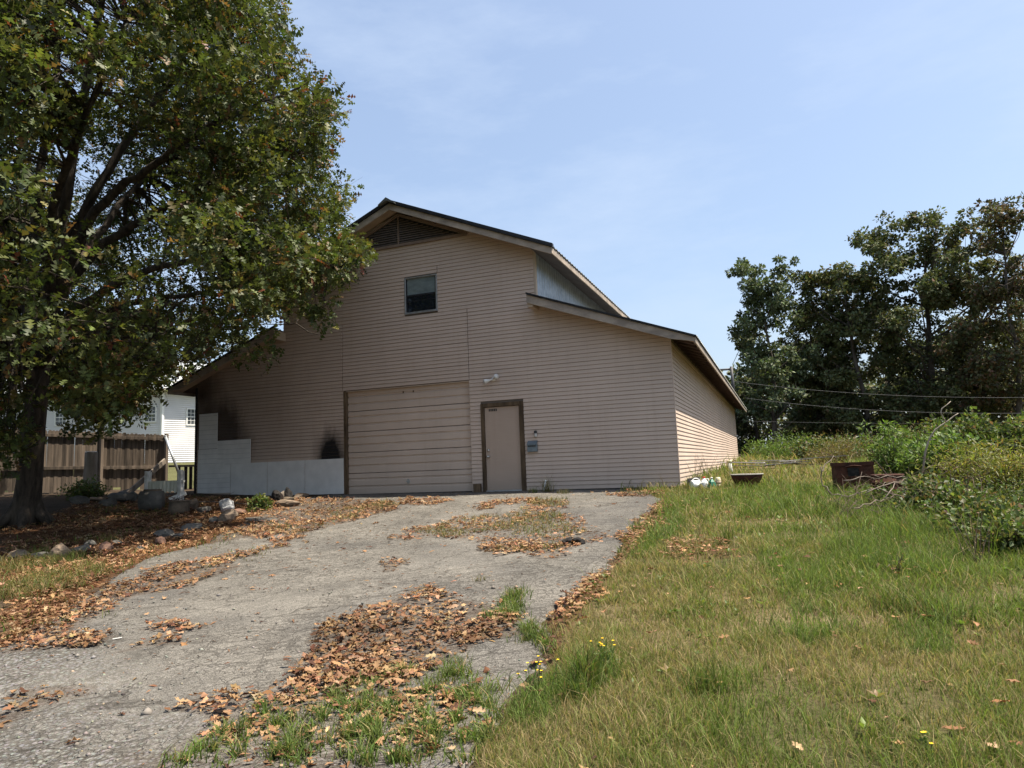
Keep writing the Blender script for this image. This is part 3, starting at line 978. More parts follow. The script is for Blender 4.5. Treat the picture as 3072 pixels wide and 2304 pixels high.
# ------------------------------------------------------------------ fittings on and by the front wall
t = thing('flood_light', (-4.33, -.02, 2.74), 'white twin flood light with two cone heads above the entry door', 'light')
MB().lathe([(.055, 0), (.055, -.02), (.03, -.035), (.001, -.036)], 14, axis='y').build('mounting_plate', 'dirty_white', t, True)
for sx, tip in ((-1, (-.17, -.16, -.06)), (1, (.12, -.13, .045))):
    p1 = np.array(tip); p0 = np.array((0, -.03, .0)); pm = p0 + (p1 - p0) * .45
    h = MB().tube([p0, pm, pm + (p1 - p0) * .08, p1, p1 + (p1 - p0) * .12], [.02, .022, .034, .062, .064], 14)
    h.build('lamp_head', 'dirty_white', t, True)
t = thing('wall_lantern', (-3.285, -.02, 1.26), 'small black capped jar lantern on the wall over the grey letter box', 'lantern')
MB().lathe([(.03, .0), (.034, .01), (.034, .085), (.03, .09), (.001, .091)], 14, (0, -.045, 0)).build('glass_jar', simple('clouded glass', (.35, .34, .32), (.5, .48, .44), 9, .25, bstr=0), t, True)
MB().lathe([(.036, .088), (.038, .10), (.036, .145), (.02, .155), (.001, .156)], 14, (0, -.045, 0)).build('cap', 'black_plastic', t, True)
MB().box(-.02, .02, -.02, .01, .06, .14).build('wall_plate', 'black_plastic', t)
t = thing('letter_box', (-3.378, -.02, .915), 'grey metal letter box with a hinged lid fixed beside the door', 'mailbox')
bevel(MB().box(-.122, .122, -.085, 0, 0, .175).build('box', 'mail_grey', t), .006)
lid = MB().add([(-.125, -.095, .165), (.125, -.095, .165), (.125, .0, .262), (-.125, .0, .262), (-.125, -.095, .178), (.125, -.095, .178), (.125, .0, .268), (-.125, .0, .268)],
               [(0, 3, 2, 1), (4, 5, 6, 7), (0, 1, 5, 4), (1, 2, 6, 5), (2, 3, 7, 6), (3, 0, 4, 7)])
lid.build('lid', 'mail_grey', t)
MB().box(-.10, .10, -.0955, -.084, .12, .15).build('slot', 'black_plastic', t)
t = thing('wooden_block', (-4.80, -.16, tz(-4.8, -.16)), 'dark brown timber block standing between garage and entry door', 'block')
bevel(MB().box(-.085, .085, -.07, .07, -.02, .205).build('block_body', 'frame_brown', t), .008)
MB().box(-.065, .065, -.05, .05, .205, .212).build('end_grain', 'log_face', t)
t = thing('vent_pipe', (-3.10, -.12, tz(-3.1, -.12)), 'short white plastic pipe leaning on the wall near the door', 'pipe')
MB().tube([(-.025, -.03, -.03), (.02, .03, .21)], .014, 10).build('pipe', 'white_plastic', t, True)
MB().tube([(.018, .027, .20), (.028, .04, .245)], .02, 10).build('pipe_collar', 'white_plastic', t, True)

# ------------------------------------------------------------------ leaves
LOBED = np.array([(0, 0, 0), (.085, .42, .03), (0, 1, -.06), (-.085, .42, .03), (.25, .30, .07), (.34, .60, .09), (.21, .88, .05),
                  (-.25, .30, .07), (-.34, .60, .09), (-.21, .88, .05), (0, .46, 0), (0, .78, 0)])
LOBED_T = np.array([(0, 4, 10), (10, 5, 11), (11, 6, 2), (0, 10, 7), (10, 11, 8), (11, 2, 9)])
RHOMB = np.array([(0, 0, 0), (.3, .5, .08), (0, 1, -.05), (-.3, .5, .08)])
RHOMB_T = np.array([(0, 1, 2), (0, 2, 3)])
LANCE = np.array([(0, 0, 0), (.11, .4, .03), (0, 1, -.12), (-.11, .4, .03)])


def rot_mats(d, n):
    """frames: y along d, z near n"""
    d = d / (np.linalg.norm(d, axis=1, keepdims=True) + 1e-9)
    x = np.cross(d, n); x /= np.linalg.norm(x, axis=1, keepdims=True) + 1e-9
    z = np.cross(x, d)
    return np.stack([x, d, z], 2)


def leaf_mesh(name, P, D, N, size, tmpl, tris, col):
    Mx = rot_mats(D, N)
    L = np.einsum('nij,kj->nki', Mx, tmpl) * size[:, None, None] + P[:, None, :]
    k = len(tmpl)
    T = (np.arange(len(P)) * k)[:, None, None] + tris[None]
    return tri_mesh(name, L.reshape(-1, 3), T.reshape(-1, 3), np.repeat(col, k, 0))


def join_leaf(parts, name):
    V, T, Cc = [], [], []
    off = 0
    for P, D, N, size, tmpl, tris, col in parts:
        Mx = rot_mats(D, N)
        L = (np.einsum('nij,kj->nki', Mx, tmpl) * size[:, None, None] + P[:, None, :]).reshape(-1, 3)
        k = len(tmpl)
        T.append(((np.arange(len(P)) * k)[:, None, None] + tris[None]).reshape(-1, 3) + off)
        V.append(L); Cc.append(np.repeat(col, k, 0)); off += len(L)
    return tri_mesh(name, np.concatenate(V), np.concatenate(T), np.concatenate(Cc))


def pick_cols(n, table, jitter=.22):
    w = np.array([t[0] for t in table]); w = w / w.sum()
    c = np.array([t[1] for t in table])[rng.choice(len(table), n, p=w)]
    return np.clip(c * (1 + rng.normal(0, jitter, (n, 1))) * (1 + rng.normal(0, .06, (n, 3))), .002, 1)


OAK = [(7, (.060, .078, .022)), (4, (.082, .098, .027)), (3, (.042, .058, .019)), (1.7, (.13, .118, .034)), (.8, (.15, .09, .036)), (.25, (.13, .045, .025))]
FARG = [(6, (.080, .098, .044)), (4, (.102, .120, .054)), (2, (.12, .122, .055)), (.8, (.125, .095, .054))]  # far greens lightened and greyed: distance haze put into the leaf colour


def sprays(cent, per, rad, droop=.15):
    """leaf positions and orientations around spray centres; leaves lean outwards and down a little"""
    n = len(cent) * per
    c = np.repeat(cent, per, 0)
    d = rng.normal(size=(n, 3)); d /= np.linalg.norm(d, axis=1, keepdims=True)
    r = np.repeat(rad, per) * rng.random(n) ** .45
    off = d * r[:, None]; off[:, 2] *= .72
    P = c + off
    D = d * .8 + rng.normal(0, .55, (n, 3)); D[:, 2] -= droop
    N = rng.normal(0, .55, (n, 3)); N[:, 2] += .9
    return P, D, N


def curve_path(a, b, bend, k=7):
    a, b, bend = map(lambda v: np.array(v, float), (a, b, bend))
    t = np.linspace(0, 1, k)[:, None]
    return a * (1 - t) ** 2 + 2 * bend * t * (1 - t) + b * t ** 2


# ------------------------------------------------------------------ the big oak on the left
base = at_depth(78, 1560, 14.0)
base[2] = tz(base[0], base[1])
oak = thing('oak_tree', base, 'large spreading oak with dark trunk filling the left of the picture, fork above the fence', 'tree')
B0 = base.copy()
def L_(p): return np.array(p) - B0
trunk_px = [(70, 1590, 14.0, .40), (75, 1560, 14.0, .36), (84, 1500, 14.0, .29), (92, 1400, 14.0, .255), (100, 1280, 14.0, .24), (112, 1160, 14.0, .225), (125, 1050, 14.05, .21), (135, 960, 14.1, .19)]
tp = [L_(at_depth(x, y, d)) for x, y, d, r in trunk_px]
tp = [p + rng.normal(0, .012, 3) for p in tp]
trunk = MB().tube(tp, [t[3] * .84 for t in trunk_px], 14)
for a in range(6):
    an = a * 1.05 + .3
    e = np.array([math.cos(an) * .62, math.sin(an) * .62, -.12])
    trunk.tube([np.array([math.cos(an) * .12, math.sin(an) * .12, .55]), np.array([math.cos(an) * .27, math.sin(an) * .27, .2]), e], [.1, .12, .05], 8)
trunk.build('trunk', 'bark', oak, True)
limb_px = [
    [(110, 1190, 14, .15), (90, 1000, 14.3, .12), (105, 700, 14.6, .10), (150, 350, 14.8, .075), (190, -60, 15, .05), (200, -350, 15, .02)],
    [(132, 985, 14.1, .14), (160, 780, 13.9, .12), (215, 500, 13.7, .095), (270, 200, 13.6, .07), (330, -150, 13.5, .04), (360, -350, 13.5, .015)],
    [(132, 985, 14.1, .13), (200, 740, 14.3, .11), (330, 500, 14.5, .085), (500, 260, 14.8, .06), (660, 60, 15, .035), (760, -120, 15, .015)],
    [(150, 900, 14.1, .11), (280, 650, 13.6, .09), (420, 520, 13.2, .07), (600, 400, 12.8, .05), (800, 300, 12.5, .03), (920, 240, 12.5, .012)],
    [(150, 900, 14.1, .11), (300, 740, 14.3, .09), (520, 610, 14.3, .07), (760, 500, 14.2, .045), (960, 440, 14.1, .015)],
    [(125, 1050, 14.05, .11), (260, 900, 13.7, .085), (480, 800, 13.4, .065), (760, 770, 13.2, .045), (980, 790, 13.2, .025), (1060, 800, 13.2, .01)],
    [(125, 1050, 14.05, .10), (240, 960, 14.6, .08), (450, 900, 15.0, .06), (690, 880, 15.2, .04), (850, 960, 15.2, .02), (960, 1010, 15.1, .01)],
    [(120, 1100, 14.0, .10), (200, 1010, 13.2, .075), (330, 960, 12.6, .055), (450, 1010, 12.2, .035), (540, 1080, 12.1, .012)],
    [(112, 1160, 14, .10), (20, 1000, 13.4, .08), (-100, 850, 13, .06), (-260, 700, 12.6, .03)],
    [(120, 1100, 14, .10), (60, 1020, 13.1, .08), (30, 900, 12.2, .06), (60, 820, 11.4, .03)],
    [(125, 1050, 14, .11), (40, 800, 15, .09), (-120, 500, 16, .06), (-250, 200, 16.5, .03)],
    [(132, 985, 14.1, .11), (260, 760, 15.2, .09), (400, 560, 16.4, .06), (560, 420, 17.4, .03)],
    [(125, 1050, 14, .1), (330, 960, 15.2, .075), (470, 930, 16.2, .05), (640, 860, 17, .02)],
    [(150, 900, 14.1, .1), (160, 620, 12.8, .08), (260, 330, 11.8, .05), (380, 60, 11.4, .02)],
]
branches = MB()
nodes = []
for lp in limb_px:
    ctrl = np.array([L_(at_depth(x, y, d)) for x, y, d, r in lp]); rr = np.array([t[3] for t in lp])
    # smooth the limb
    tt = np.linspace(0, len(lp) - 1, len(lp) * 4)
    i0 = np.clip(tt.astype(int), 0, len(lp) - 2); u = (tt - i0)[:, None]
    pm = np.vstack([2 * ctrl[0] - ctrl[1], ctrl, 2 * ctrl[-1] - ctrl[-2]])
    p0, p1, p2, p3 = pm[i0], pm[i0 + 1], pm[i0 + 2], pm[i0 + 3]
    path = .5 * ((2 * p1) + (-p0 + p2) * u + (2 * p0 - 5 * p1 + 4 * p2 - p3) * u ** 2 + (-p0 + 3 * p1 - 3 * p2 + p3) * u ** 3)
    path[2:] += rng.normal(0, .03, path[2:].shape)
    rad = np.interp(tt, np.arange(len(lp)), rr)
    branches.tube(path, rad, 8)
    nodes += [(p, r) for p, r in zip(path[4:], rad[4:])]
# crown envelope: height profile about the trunk, and the traced outline of its visible side
prof_z = np.array([1.2, 2.0, 3.0, 4.2, 5.5, 7.0, 8.5, 10.0, 11.5, 12.8, 13.6])
prof_r = np.array([3.0, 4.6, 6.0, 7.0, 7.2, 7.1, 6.8, 6.1, 4.9, 3.0, .5])
outl = np.array([(-500, -700), (560, -700), (632, -150), (640, 0), (655, 60), (672, 110), (690, 175), (706, 260), (722, 340), (738, 410), (752, 470), (772, 535),
                 (748, 575), (715, 590), (655, 610), (620, 640), (585, 665), (545, 690), (500, 715), (450, 745), (405, 775), (350, 800), (310, 835), (270, 880),
                 (215, 915), (175, 915), (150, 860), (100, 835), (60, 880), (30, 960), (0, 985), (-500, 1000)]) * S
nodes_p = np.array([n[0] for n in nodes]); nodes_r = np.array([n[1] for n in nodes])
cent = []
while len(cent) < 1700:
    p = rng.uniform((-7.4, -7.4, 1.3), (7.4, 7.4, 13.4), (4000, 3))
    r = np.hypot(p[:, 0], p[:, 1]); R_ = np.interp(p[:, 2], prof_z, prof_r)
    keep = (r < R_) & (rng.random(4000) < .22 + .78 * np.clip((r / R_ - .35) / .45, 0, 1))
    lump = np.sin(p[:, 0] * 1.5 + 1) + np.sin(p[:, 1] * 1.7 + 2.2) + np.sin(p[:, 2] * 1.8 + .5) + np.sin(p[:, 0] * .9 - p[:, 2] * 1.1)
    keep &= lump > -1.45
    X, Y, Z = project(p + B0)
    # a distant spray looks smaller, a near one larger: keep its edge near the outline
    keep &= inside(outl, X, Y) | (Z < 4)
    keep &= Z > 6.0
    # thinner, see-through heart of the crown around the stems
    heart = np.exp(-(((X - 270) / 260) ** 2 + ((Y - 640) / 380) ** 2))
    keep &= (rng.random(4000) > heart * 1.05) | ((Z > 15.5) & (rng.random(4000) < .5))
    cent += list(p[keep])
cent = np.array(cent[:1700])
extra = [(640, 655, 13.2), (665, 672, 13.2), (690, 690, 13.2), (700, 655, 13.2), (650, 625, 13.2), (560, 745, 13.0), (585, 775, 13.0), (520, 770, 13.0), (545, 720, 13.0), (765, 560, 13.3), (782, 548, 13.3), (735, 600, 13.3),
         (700, 690, 13.2), (625, 600, 13.2), (150, 880, 12.6), (120, 905, 12.5), (230, 880, 12.8), (200, 915, 12.8), (185, 860, 12.6), (40, 940, 12.2), (20, 980, 12.2), (85, 960, 12.4), (50, 880, 12.3), (340, 800, 12.8), (395, 795, 13),
         (300, 830, 12.9), (15, 1000, 12.0), (95, 985, 12.6), (250, 850, 12.7), (225, 800, 12.6), (440, 770, 13), (10, 900, 12.0), (35, 930, 11.9), (-20, 950, 11.8), (60, 905, 12.1), (5, 960, 11.8), (30, 975, 11.9), (110, 930, 12.4), (135, 915, 12.5), (165, 925, 12.6), (215, 930, 12.8), (250, 900, 12.8), (280, 870, 12.8), (325, 850, 12.9), (-10, 870, 11.9), (75, 850, 12.1), (20, 840, 12.0), (110, 860, 12.2), (150, 840, 12.4), (190, 820, 12.5)]
extra = [e_ for e_ in extra if not (55 < e_[0] < 145 and e_[1] > 845)]
ex = np.array([L_(at_depth(x * S, y * S, d)) for x, y, d in extra])
ctr = np.concatenate([cent, ex])
rad = np.concatenate([rng.uniform(.36, .62, len(cent)), rng.uniform(.2, .34, len(ex))])
for cpt, rd in zip(ctr, rad):
    dd = np.linalg.norm(nodes_p - cpt, axis=1) + np.where(nodes_p[:, 2] > cpt[2] + .3, .8, 0)
    j = int(np.argmin(dd)); a = nodes_p[j]
    if dd[j] < .15: continue
    bend = (a + cpt) / 2 + np.array([0, 0, .12 * dd[j]]) + rng.normal(0, .1, 3)
    r0 = min(nodes_r[j] * .6, .012 + .009 * dd[j])
    path = curve_path(a, cpt, bend, 5)
    branches.tube(path, np.linspace(r0, .004, 5), 4, False)
    for _ in range(2):
        e = cpt + rng.normal(0, rd * .55, 3)
        branches.tube([path[3], (path[3] + e) / 2 + rng.normal(0, .04, 3), e], [.006, .004, .002], 3, False)
branches.build('branch', 'bark', oak, True)
P, D, N = sprays(cent, 64, rad[:len(cent)])
P2, D2, N2 = sprays(ex, 30, rad[len(cent):])
P = np.concatenate([P, P2]); D = np.concatenate([D, D2]); N = np.concatenate([N, N2])
n = len(P)
cls = np.concatenate([np.repeat(rng.normal(1, .16, len(cent)), 64), np.repeat(rng.normal(1, .1, len(ex)), 30)])
colr = pick_cols(n, OAK) * cls[:, None]
me = leaf_mesh('crown', P, D, N, rng.uniform(.12, .225, n), LOBED, LOBED_T, colr)
obj('crown', me, oak, 'leaf')

# ------------------------------------------------------------------ smaller trees: builder
def make_tree(name, px, depth, top_px, half_w, label, group=None, cols=FARG, per=46, ncl=150, leaf=(.17, .30), crown_low=.22, lean=0.0, trunk_r=.16, seed=0, mat='leaf_far', cat='tree', shape=1.0, bmat='bark_far'):
    b0 = at_depth(px, 1400, depth); b0[2] = tz(b0[0], b0[1]) - .05
    top = at_depth(px, top_px, depth)
    H = top[2] - b0[2]
    ncl = int(ncl * 1.5); per = int(per * 1.55) if mat == 'leaf_far' else per; leaf = (leaf[0] * .74, leaf[1] * .74) if mat == 'leaf_far' else leaf
    t = thing(name, b0, label, cat, group)
    lr = np.random.default_rng(100 + seed)
    tr = MB()
    k = 9
    zs = np.linspace(0, H * .86, k)
    wob = np.cumsum(lr.normal(0, H * .008, (k, 2)), 0)
    path = np.c_[wob[:, 0] + lean * zs, wob[:, 1], zs]
    tr.tube(path, np.linspace(trunk_r, trunk_r * .22, k), 8)
    tr.build('trunk', bmat, t, True)
    br = MB()
    nod = [path[i] for i in range(2, k)]
    zc = H * crown_low
    for i in range(int(10 + H)):
        z = lr.uniform(zc * .8, H * .8)
        a = np.array([np.interp(z, zs, path[:, 0]), np.interp(z, zs, path[:, 1]), z])
        an = lr.uniform(0, 6.283)
        f = (z - zc) / (H - zc)
        R_ = half_w * (.45 + 1.0 * math.sin(min(1, max(.05, f * .85 + .18)) * math.pi)) * .62
        e = a + np.array([math.cos(an) * R_, math.sin(an) * R_, lr.uniform(.25, .75) * R_ + .3])
        pth = curve_path(a, e, a * .45 + e * .55 + np.array([0, 0, -.12 * R_]), 6)
        br.tube(pth, np.linspace(trunk_r * (.42 - .2 * f), .012, 6), 5, False)
        nod += list(pth[2:])
    nod = np.array(nod)
    # crown of sprays gathered in lumps
    nl = max(9, ncl // 6)
    lumps = []
    while len(lumps) < nl:
        f = lr.uniform(0, 1)
        z = zc + (H - zc) * f
        R_ = half_w * (math.sin(min(1, .2 + .66 * f) * math.pi) ** .55) * shape
        an = lr.uniform(0, 6.283); rr = R_ * lr.uniform(.1, .85) ** .6
        lumps.append((math.cos(an) * rr + lean * z, math.sin(an) * rr, min(z, H - .4)))
    lumps = np.array(lumps)
    lum = lumps[lr.integers(0, nl, ncl)]
    c_ = lum + lr.normal(0, 1, (ncl, 3)) * np.array([.36 + half_w * .05, .36 + half_w * .05, .34])
    c_[:, 2] = np.clip(c_[:, 2], zc * .8, H - .15)
    rad_ = lr.uniform(.28, .58, ncl) * (.6 + half_w * .1)
    for cp in c_[::2]:
        j = int(np.argmin(np.linalg.norm(nod - cp, axis=1)))
        br.tube([nod[j], (nod[j] + cp) / 2 + lr.normal(0, .08, 3), cp], [.02, .013, .006], 3, False)
    br.build('branch', bmat, t, True)
    P, D, N = sprays(c_, per, rad_)
    n = len(P)
    col = pick_cols(n, cols) * np.repeat(lr.normal(1, .17, ncl), per)[:, None]
    obj('crown', leaf_mesh('crown', P, D, N, rng.uniform(*leaf, n), RHOMB, RHOMB_T, col), t, mat)
    return t


BROWN = [(2, (.105, .085, .045)), (1.2, (.12, .078, .045)), (4, (.075, .085, .038)), (.6, (.14, .08, .05))]
OLIVE = [(4, (.094, .106, .044)), (3, (.118, .122, .05)), (2, (.075, .09, .038)), (1, (.13, .095, .05))]
BLUEG = [(5, (.080, .106, .056)), (4, (.105, .128, .068)), (1, (.062, .085, .044))]
woods = 'trees along the far edge of the field'
make_tree('slender_tree', 2335, 44, 755, 2.5, 'slender tree with pale straight trunk nearest the building corner in the far tree line', woods, BLUEG, 42, 130, (.24, .42), .12, .0, .17, 1)
make_tree('bushy_tree', 2465, 46, 792, 2.4, 'round bushy tree second from the building in the far tree line', woods, FARG, 42, 130, (.24, .42), .06, .0, .15, 2)
make_tree('bushy_tree', 2520, 45, 800, 2.2, 'bushy tree squeezed between the round one and the flat-topped one', woods, OLIVE, 42, 110, (.24, .42), .06, .0, .14, 18)
make_tree('dark_tree', 2600, 43, 785, 2.7, 'dense dark tree with a flat top in the middle of the tree line', woods, FARG, 44, 160, (.24, .42), .06, .0, .2, 3)
make_tree('tall_oak', 2810, 42, 620, 4.2, 'tallest broad oak of the tree line with spreading limbs and open crown', woods, FARG, 42, 240, (.24, .42), .10, .01, .26, 4)
make_tree('leaning_oak', 2950, 40, 640, 2.7, 'tall oak beside the broadest one with sky showing through its lower crown', woods, OLIVE, 42, 130, (.24, .42), .14, .0, .2, 5)
make_tree('brown_tree', 3065, 37, 575, 2.6, 'tall tree with browning leaves at the right edge of the photo', woods, BROWN, 42, 130, (.22, .4), .14, .0, .17, 6)
make_tree('low_tree', 2700, 50, 900, 3.2, 'lower olive tree standing behind the dark flat-topped one', woods, OLIVE, 44, 120, (.26, .44), .05, .0, .16, 7)
make_tree('low_tree', 2262, 52, 1000, 2.2, 'low dark tree showing over the eave corner beside the wire mast', woods, FARG, 44, 100, (.26, .44), .05, .0, .14, 8)
make_tree('low_tree', 2410, 50, 1020, 2.9, 'low tree filling the gap behind the slender pale-trunked tree', woods, FARG, 46, 110, (.24, .4), .05, .0, .12, 9)
make_tree('low_tree', 2880, 47, 960, 3.2, 'low shaded tree behind the trunks of the tall oaks', woods, FARG, 46, 120, (.24, .4), .05, .0, .12, 10)
make_tree('low_tree', 3060, 44, 900, 3.0, 'low dark tree behind the browning one at the photo edge', woods, FARG, 46, 120, (.24, .4), .05, .0, .12, 11)
make_tree('roof_tree', 1350, 58, 638, 3.4, 'treetop just showing above the roof ridge of the building', None, BLUEG, 40, 140, (.2, .34), .45, .0, .2, 13)
make_tree('young_oak', 296, 25, 900, 2.6, 'young oak with a thin dark trunk behind the plank fence', None, OAK, 46, 150, (.13, .22), .42, .0, .15, 14, 'leaf', bmat='bark')
make_tree('yard_tree', 90, 42, 560, 5.0, 'broad tree behind the white house wall at the far left', None, OLIVE, 46, 240, (.2, .34), .38, .0, .2, 16)
make_tree('yard_tree', 620, 60, 930, 3.6, 'tree beyond the building seen through the oak over the wing roof', None, OLIVE, 46, 170, (.2, .36), .25, .0, .2, 17)

# the dim wood behind
cl = []
for i in range(400):
    px = rng.uniform(2080, 3350); d = rng.uniform(54, 68); py = rng.uniform(1120, 1385)
    cl.append(at_depth(px, py, d))
cl = np.array(cl)
P, D, N = sprays(cl, 60, rng.uniform(.8, 1.5, len(cl)))
tag(obj('woods', leaf_mesh('woods', P, D, N, rng.uniform(.35, .6, len(P)), RHOMB, RHOMB_T, pick_cols(len(P), FARG)), None, 'leaf_far'), 'dim wood filling the gaps behind the tree line', kind='stuff')


# ------------------------------------------------------------------ bushes and brush on the right
def make_bush(name, px, py, depth, w, h, label, cols, nst=26, per=34, leaf=(.07, .13), tm=LANCE, group=None, cat='bush', rad=(.12, .24), top=None):
    b0 = at_depth(px, py, depth); b0[2] = tz(b0[0], b0[1]) - .02
    t = thing(name, b0, label, cat, group)
    st = MB(); cl = []
    for i in range(nst):
        an = rng.uniform(0, 6.283); rr = w / 2 * rng.random() ** .55
        hh = h * (1 - .35 * (rr / (w / 2)) ** 2) * rng.uniform(.45, 1.12)
        e = np.array([math.cos(an) * rr, math.sin(an) * rr, hh])
        a = np.array([e[0] * .25, e[1] * .25, 0])
        pth = curve_path(a, e, np.array([e[0] * .45, e[1] * .45, hh * .65]), 7)
        st.tube(pth, np.linspace(.012, .003, 7), 4, False)
        for f in (.45, .62, .78, .9, 1.0):
            cl.append(pth[int(f * 6)] + rng.normal(0, .06, 3))
    st.build('stem', 'twig', t, True)
    cl = np.array(cl)
    P, D, N = sprays(cl, per, rng.uniform(*rad, len(cl)), droop=-.15)
    P[:, 2] = np.maximum(P[:, 2], .02)
    col = pick_cols(len(P), cols) * np.repeat(rng.normal(1, .15, len(cl)), per)[:, None]
    obj('foliage', leaf_mesh('foliage', P, D, N, rng.uniform(*leaf, len(P)), tm, RHOMB_T, col), t, 'leaf_bush')
    return t


GREENB = [(5, (.095, .15, .034)), (3, (.125, .18, .046)), (2, (.065, .105, .026))]
YELB = [(4, (.16, .165, .034)), (3, (.115, .13, .03)), (1.2, (.17, .12, .045)), (1, (.085, .098, .026))]
DARKB = [(4, (.062, .092, .026)), (3, (.08, .11, .032)), (1.2, (.13, .12, .042)), (.7, (.13, .085, .048))]
RUSTB = [(4, (.12, .10, .03)), (2, (.10, .062, .03)), (2, (.075, .082, .026))]
make_bush('willow_bush', 2690, 1470, 13.8, 1.3, 1.15, 'bright green willowy bush behind the rusty drums', GREENB, 30, 17, (.08, .14), rad=(.08, .2))
make_bush('willow_bush', 2770, 1470, 13.2, 1.2, .9, 'lower green bush just right of the taller willowy one', GREENB, 26, 15, (.08, .14), rad=(.08, .2))
make_bush('leafy_bush', 2850, 1480, 12.5, 1.3, .85, 'broad leaved green bush at the foot of the bleached branch', GREENB, 26, 14, (.07, .12), RHOMB, rad=(.1, .26))
make_bush('yellow_bush', 3040, 1530, 9.6, 1.2, .85, 'yellow green bush against the right edge of the photo', YELB, 44, 18, (.05, .1), rad=(.1, .26))
make_bush('yellow_bush', 2925, 1500, 11.0, 1.3, .78, 'olive bush between the bleached branch and the yellow one', YELB, 40, 16, (.05, .1), rad=(.1, .26))
make_bush('dark_bush', 3080, 1600, 8.0, 1.0, .42, 'low dark green bush spilling in from the right edge', DARKB, 46, 18, (.04, .08), LANCE, rad=(.08, .2))
make_bush('dark_bush', 2800, 1530, 9.4, 1.7, .42, 'low dark tangle of leaves under the dead branches', DARKB, 34, 16, (.045, .09), RHOMB, rad=(.1, .22))
make_bush('bramble', 2890, 1590, 8.7, 1.1, .3, 'low bramble in front of the olive bush', DARKB, 34, 18, (.045, .09), RHOMB, rad=(.08, .2))
make_bush('bramble', 2990, 1650, 7.5, 1.0, .3, 'dark bramble below the dark green bush at the edge', DARKB, 34, 18, (.045, .09), RHOMB, rad=(.08, .2))
make_bush('bramble', 3090, 1730, 6.6, .8, .28, 'nearest bramble cut by the right edge of the photo', DARKB, 30, 18, (.04, .08), RHOMB, rad=(.08, .18))
make_bush('weed_clump', 2560, 1390, 24, 3.4, 1.0, 'rusty yellow weed clump before the tree line', RUSTB, 36, 34, (.06, .12), rad=(.2, .4))
make_bush('weed_clump', 2700, 1395, 22, 3.0, 1.0, 'olive weed clump left of the willowy bush', RUSTB, 32, 34, (.06, .12), rad=(.2, .4))
make_bush('weed_clump', 2360, 1372, 34, 4.0, 1.2, 'fresh green weed clump beyond the scrap heap', GREENB, 34, 34, (.1, .18), rad=(.3, .5))
make_bush('shade_bush', 2470, 1375, 30, 3.2, .95, 'shady bush in front of the tree trunks', DARKB, 34, 34, (.1, .18), RHOMB, rad=(.3, .5))
make_bush('shade_bush', 2990, 1390, 18, 2.6, 1.15, 'shady bush under the trees behind the yellow bush', DARKB, 34, 36, (.08, .15), RHOMB, rad=(.22, .42))
make_bush('shade_bush', 2830, 1390, 20, 2.8, 1.0, 'shady bush behind the bleached branch', DARKB, 34, 36, (.08, .15), RHOMB, rad=(.22, .42))
make_bush('wall_shrub', 250, 1478, 19.5, 1.1, .5, 'small shrub growing by the log post at the fence', DARKB, 20, 26, (.05, .09), RHOMB)
make_bush('wall_weed', 785, 1487, 15.2, .5, .28, 'green weed by the white panels', DARKB, 16, 22, (.05, .09), RHOMB, rad=(.06, .12))

# dead branches thrown on the brush
bp = at_depth(2700, 1520, 9.8); bp[2] = tz(bp[0], bp[1])
t = thing('brush_pile', bp, 'tangled heap of dead bare branches beside the rusty drum', 'brush pile')
def bl(px, py, d): return at_depth(px, py, d) - bp
sticks = [
    [(2464, 1400, 9.6), (2466, 1450, 9.6), (2490, 1480, 9.5), (2550, 1490, 9.5), (2620, 1465, 9.6), (2680, 1445, 9.7)],
    [(2464, 1420, 9.6), (2480, 1385, 9.7), (2510, 1375, 9.8)],
    [(2560, 1530, 9.0), (2620, 1505, 9.2), (2680, 1485, 9.5), (2760, 1445, 9.8)],
    [(2690, 1530, 9.1), (2700, 1500, 9.2), (2720, 1475, 9.4)],
    [(2600, 1480, 9.4), (2680, 1445, 9.6), (2760, 1440, 9.8), (2860, 1470, 9.8)],
    [(2620, 1430, 9.7), (2700, 1430, 9.7), (2800, 1455, 9.7), (2900, 1475, 9.7)],
    [(2650, 1495, 9.3), (2690, 1450, 9.5), (2740, 1430, 9.7)],
    [(2730, 1510, 9.2), (2760, 1470, 9.4), (2770, 1450, 9.5)],
    [(2540, 1440, 9.5), (2580, 1430, 9.5), (2640, 1435, 9.6)],
    [(2640, 1465, 9.5), (2720, 1490, 9.4), (2820, 1510, 9.2)],
]
pile = MB()
for s in sticks:
    p = np.array([bl(*q_) for q_ in s])
    tt = np.linspace(0, len(p) - 1, len(p) * 3)
    pth = np.stack([np.interp(tt, np.arange(len(p)), p[:, i]) for i in range(3)], 1) + rng.normal(0, .012, (len(tt), 3))
    pile.tube(pth, np.linspace(.0085, .004, len(pth)), 5)
pile.build('branch', 'dry_branch', t, True)
tw = MB()
for i in range(150):
    c_ = bl(rng.uniform(2520, 2980), 1500, rng.uniform(8.8, 10.6))
    c_[2] = tz(c_[0] + bp[0], c_[1] + bp[1]) - bp[2] + rng.uniform(.03, .5) * rng.random()
    d = rng.normal(0, 1, 3); d[2] *= .8; d *= rng.uniform(.12, .55) / np.linalg.norm(d)
    m_ = c_ + rng.normal(0, .05, 3); m_[2] += .05
    tw.tube([c_ - d, m_, c_ + d], [.0045, .0035, .0015], 4, False)
tw.build('twig', 'twig', t, True)

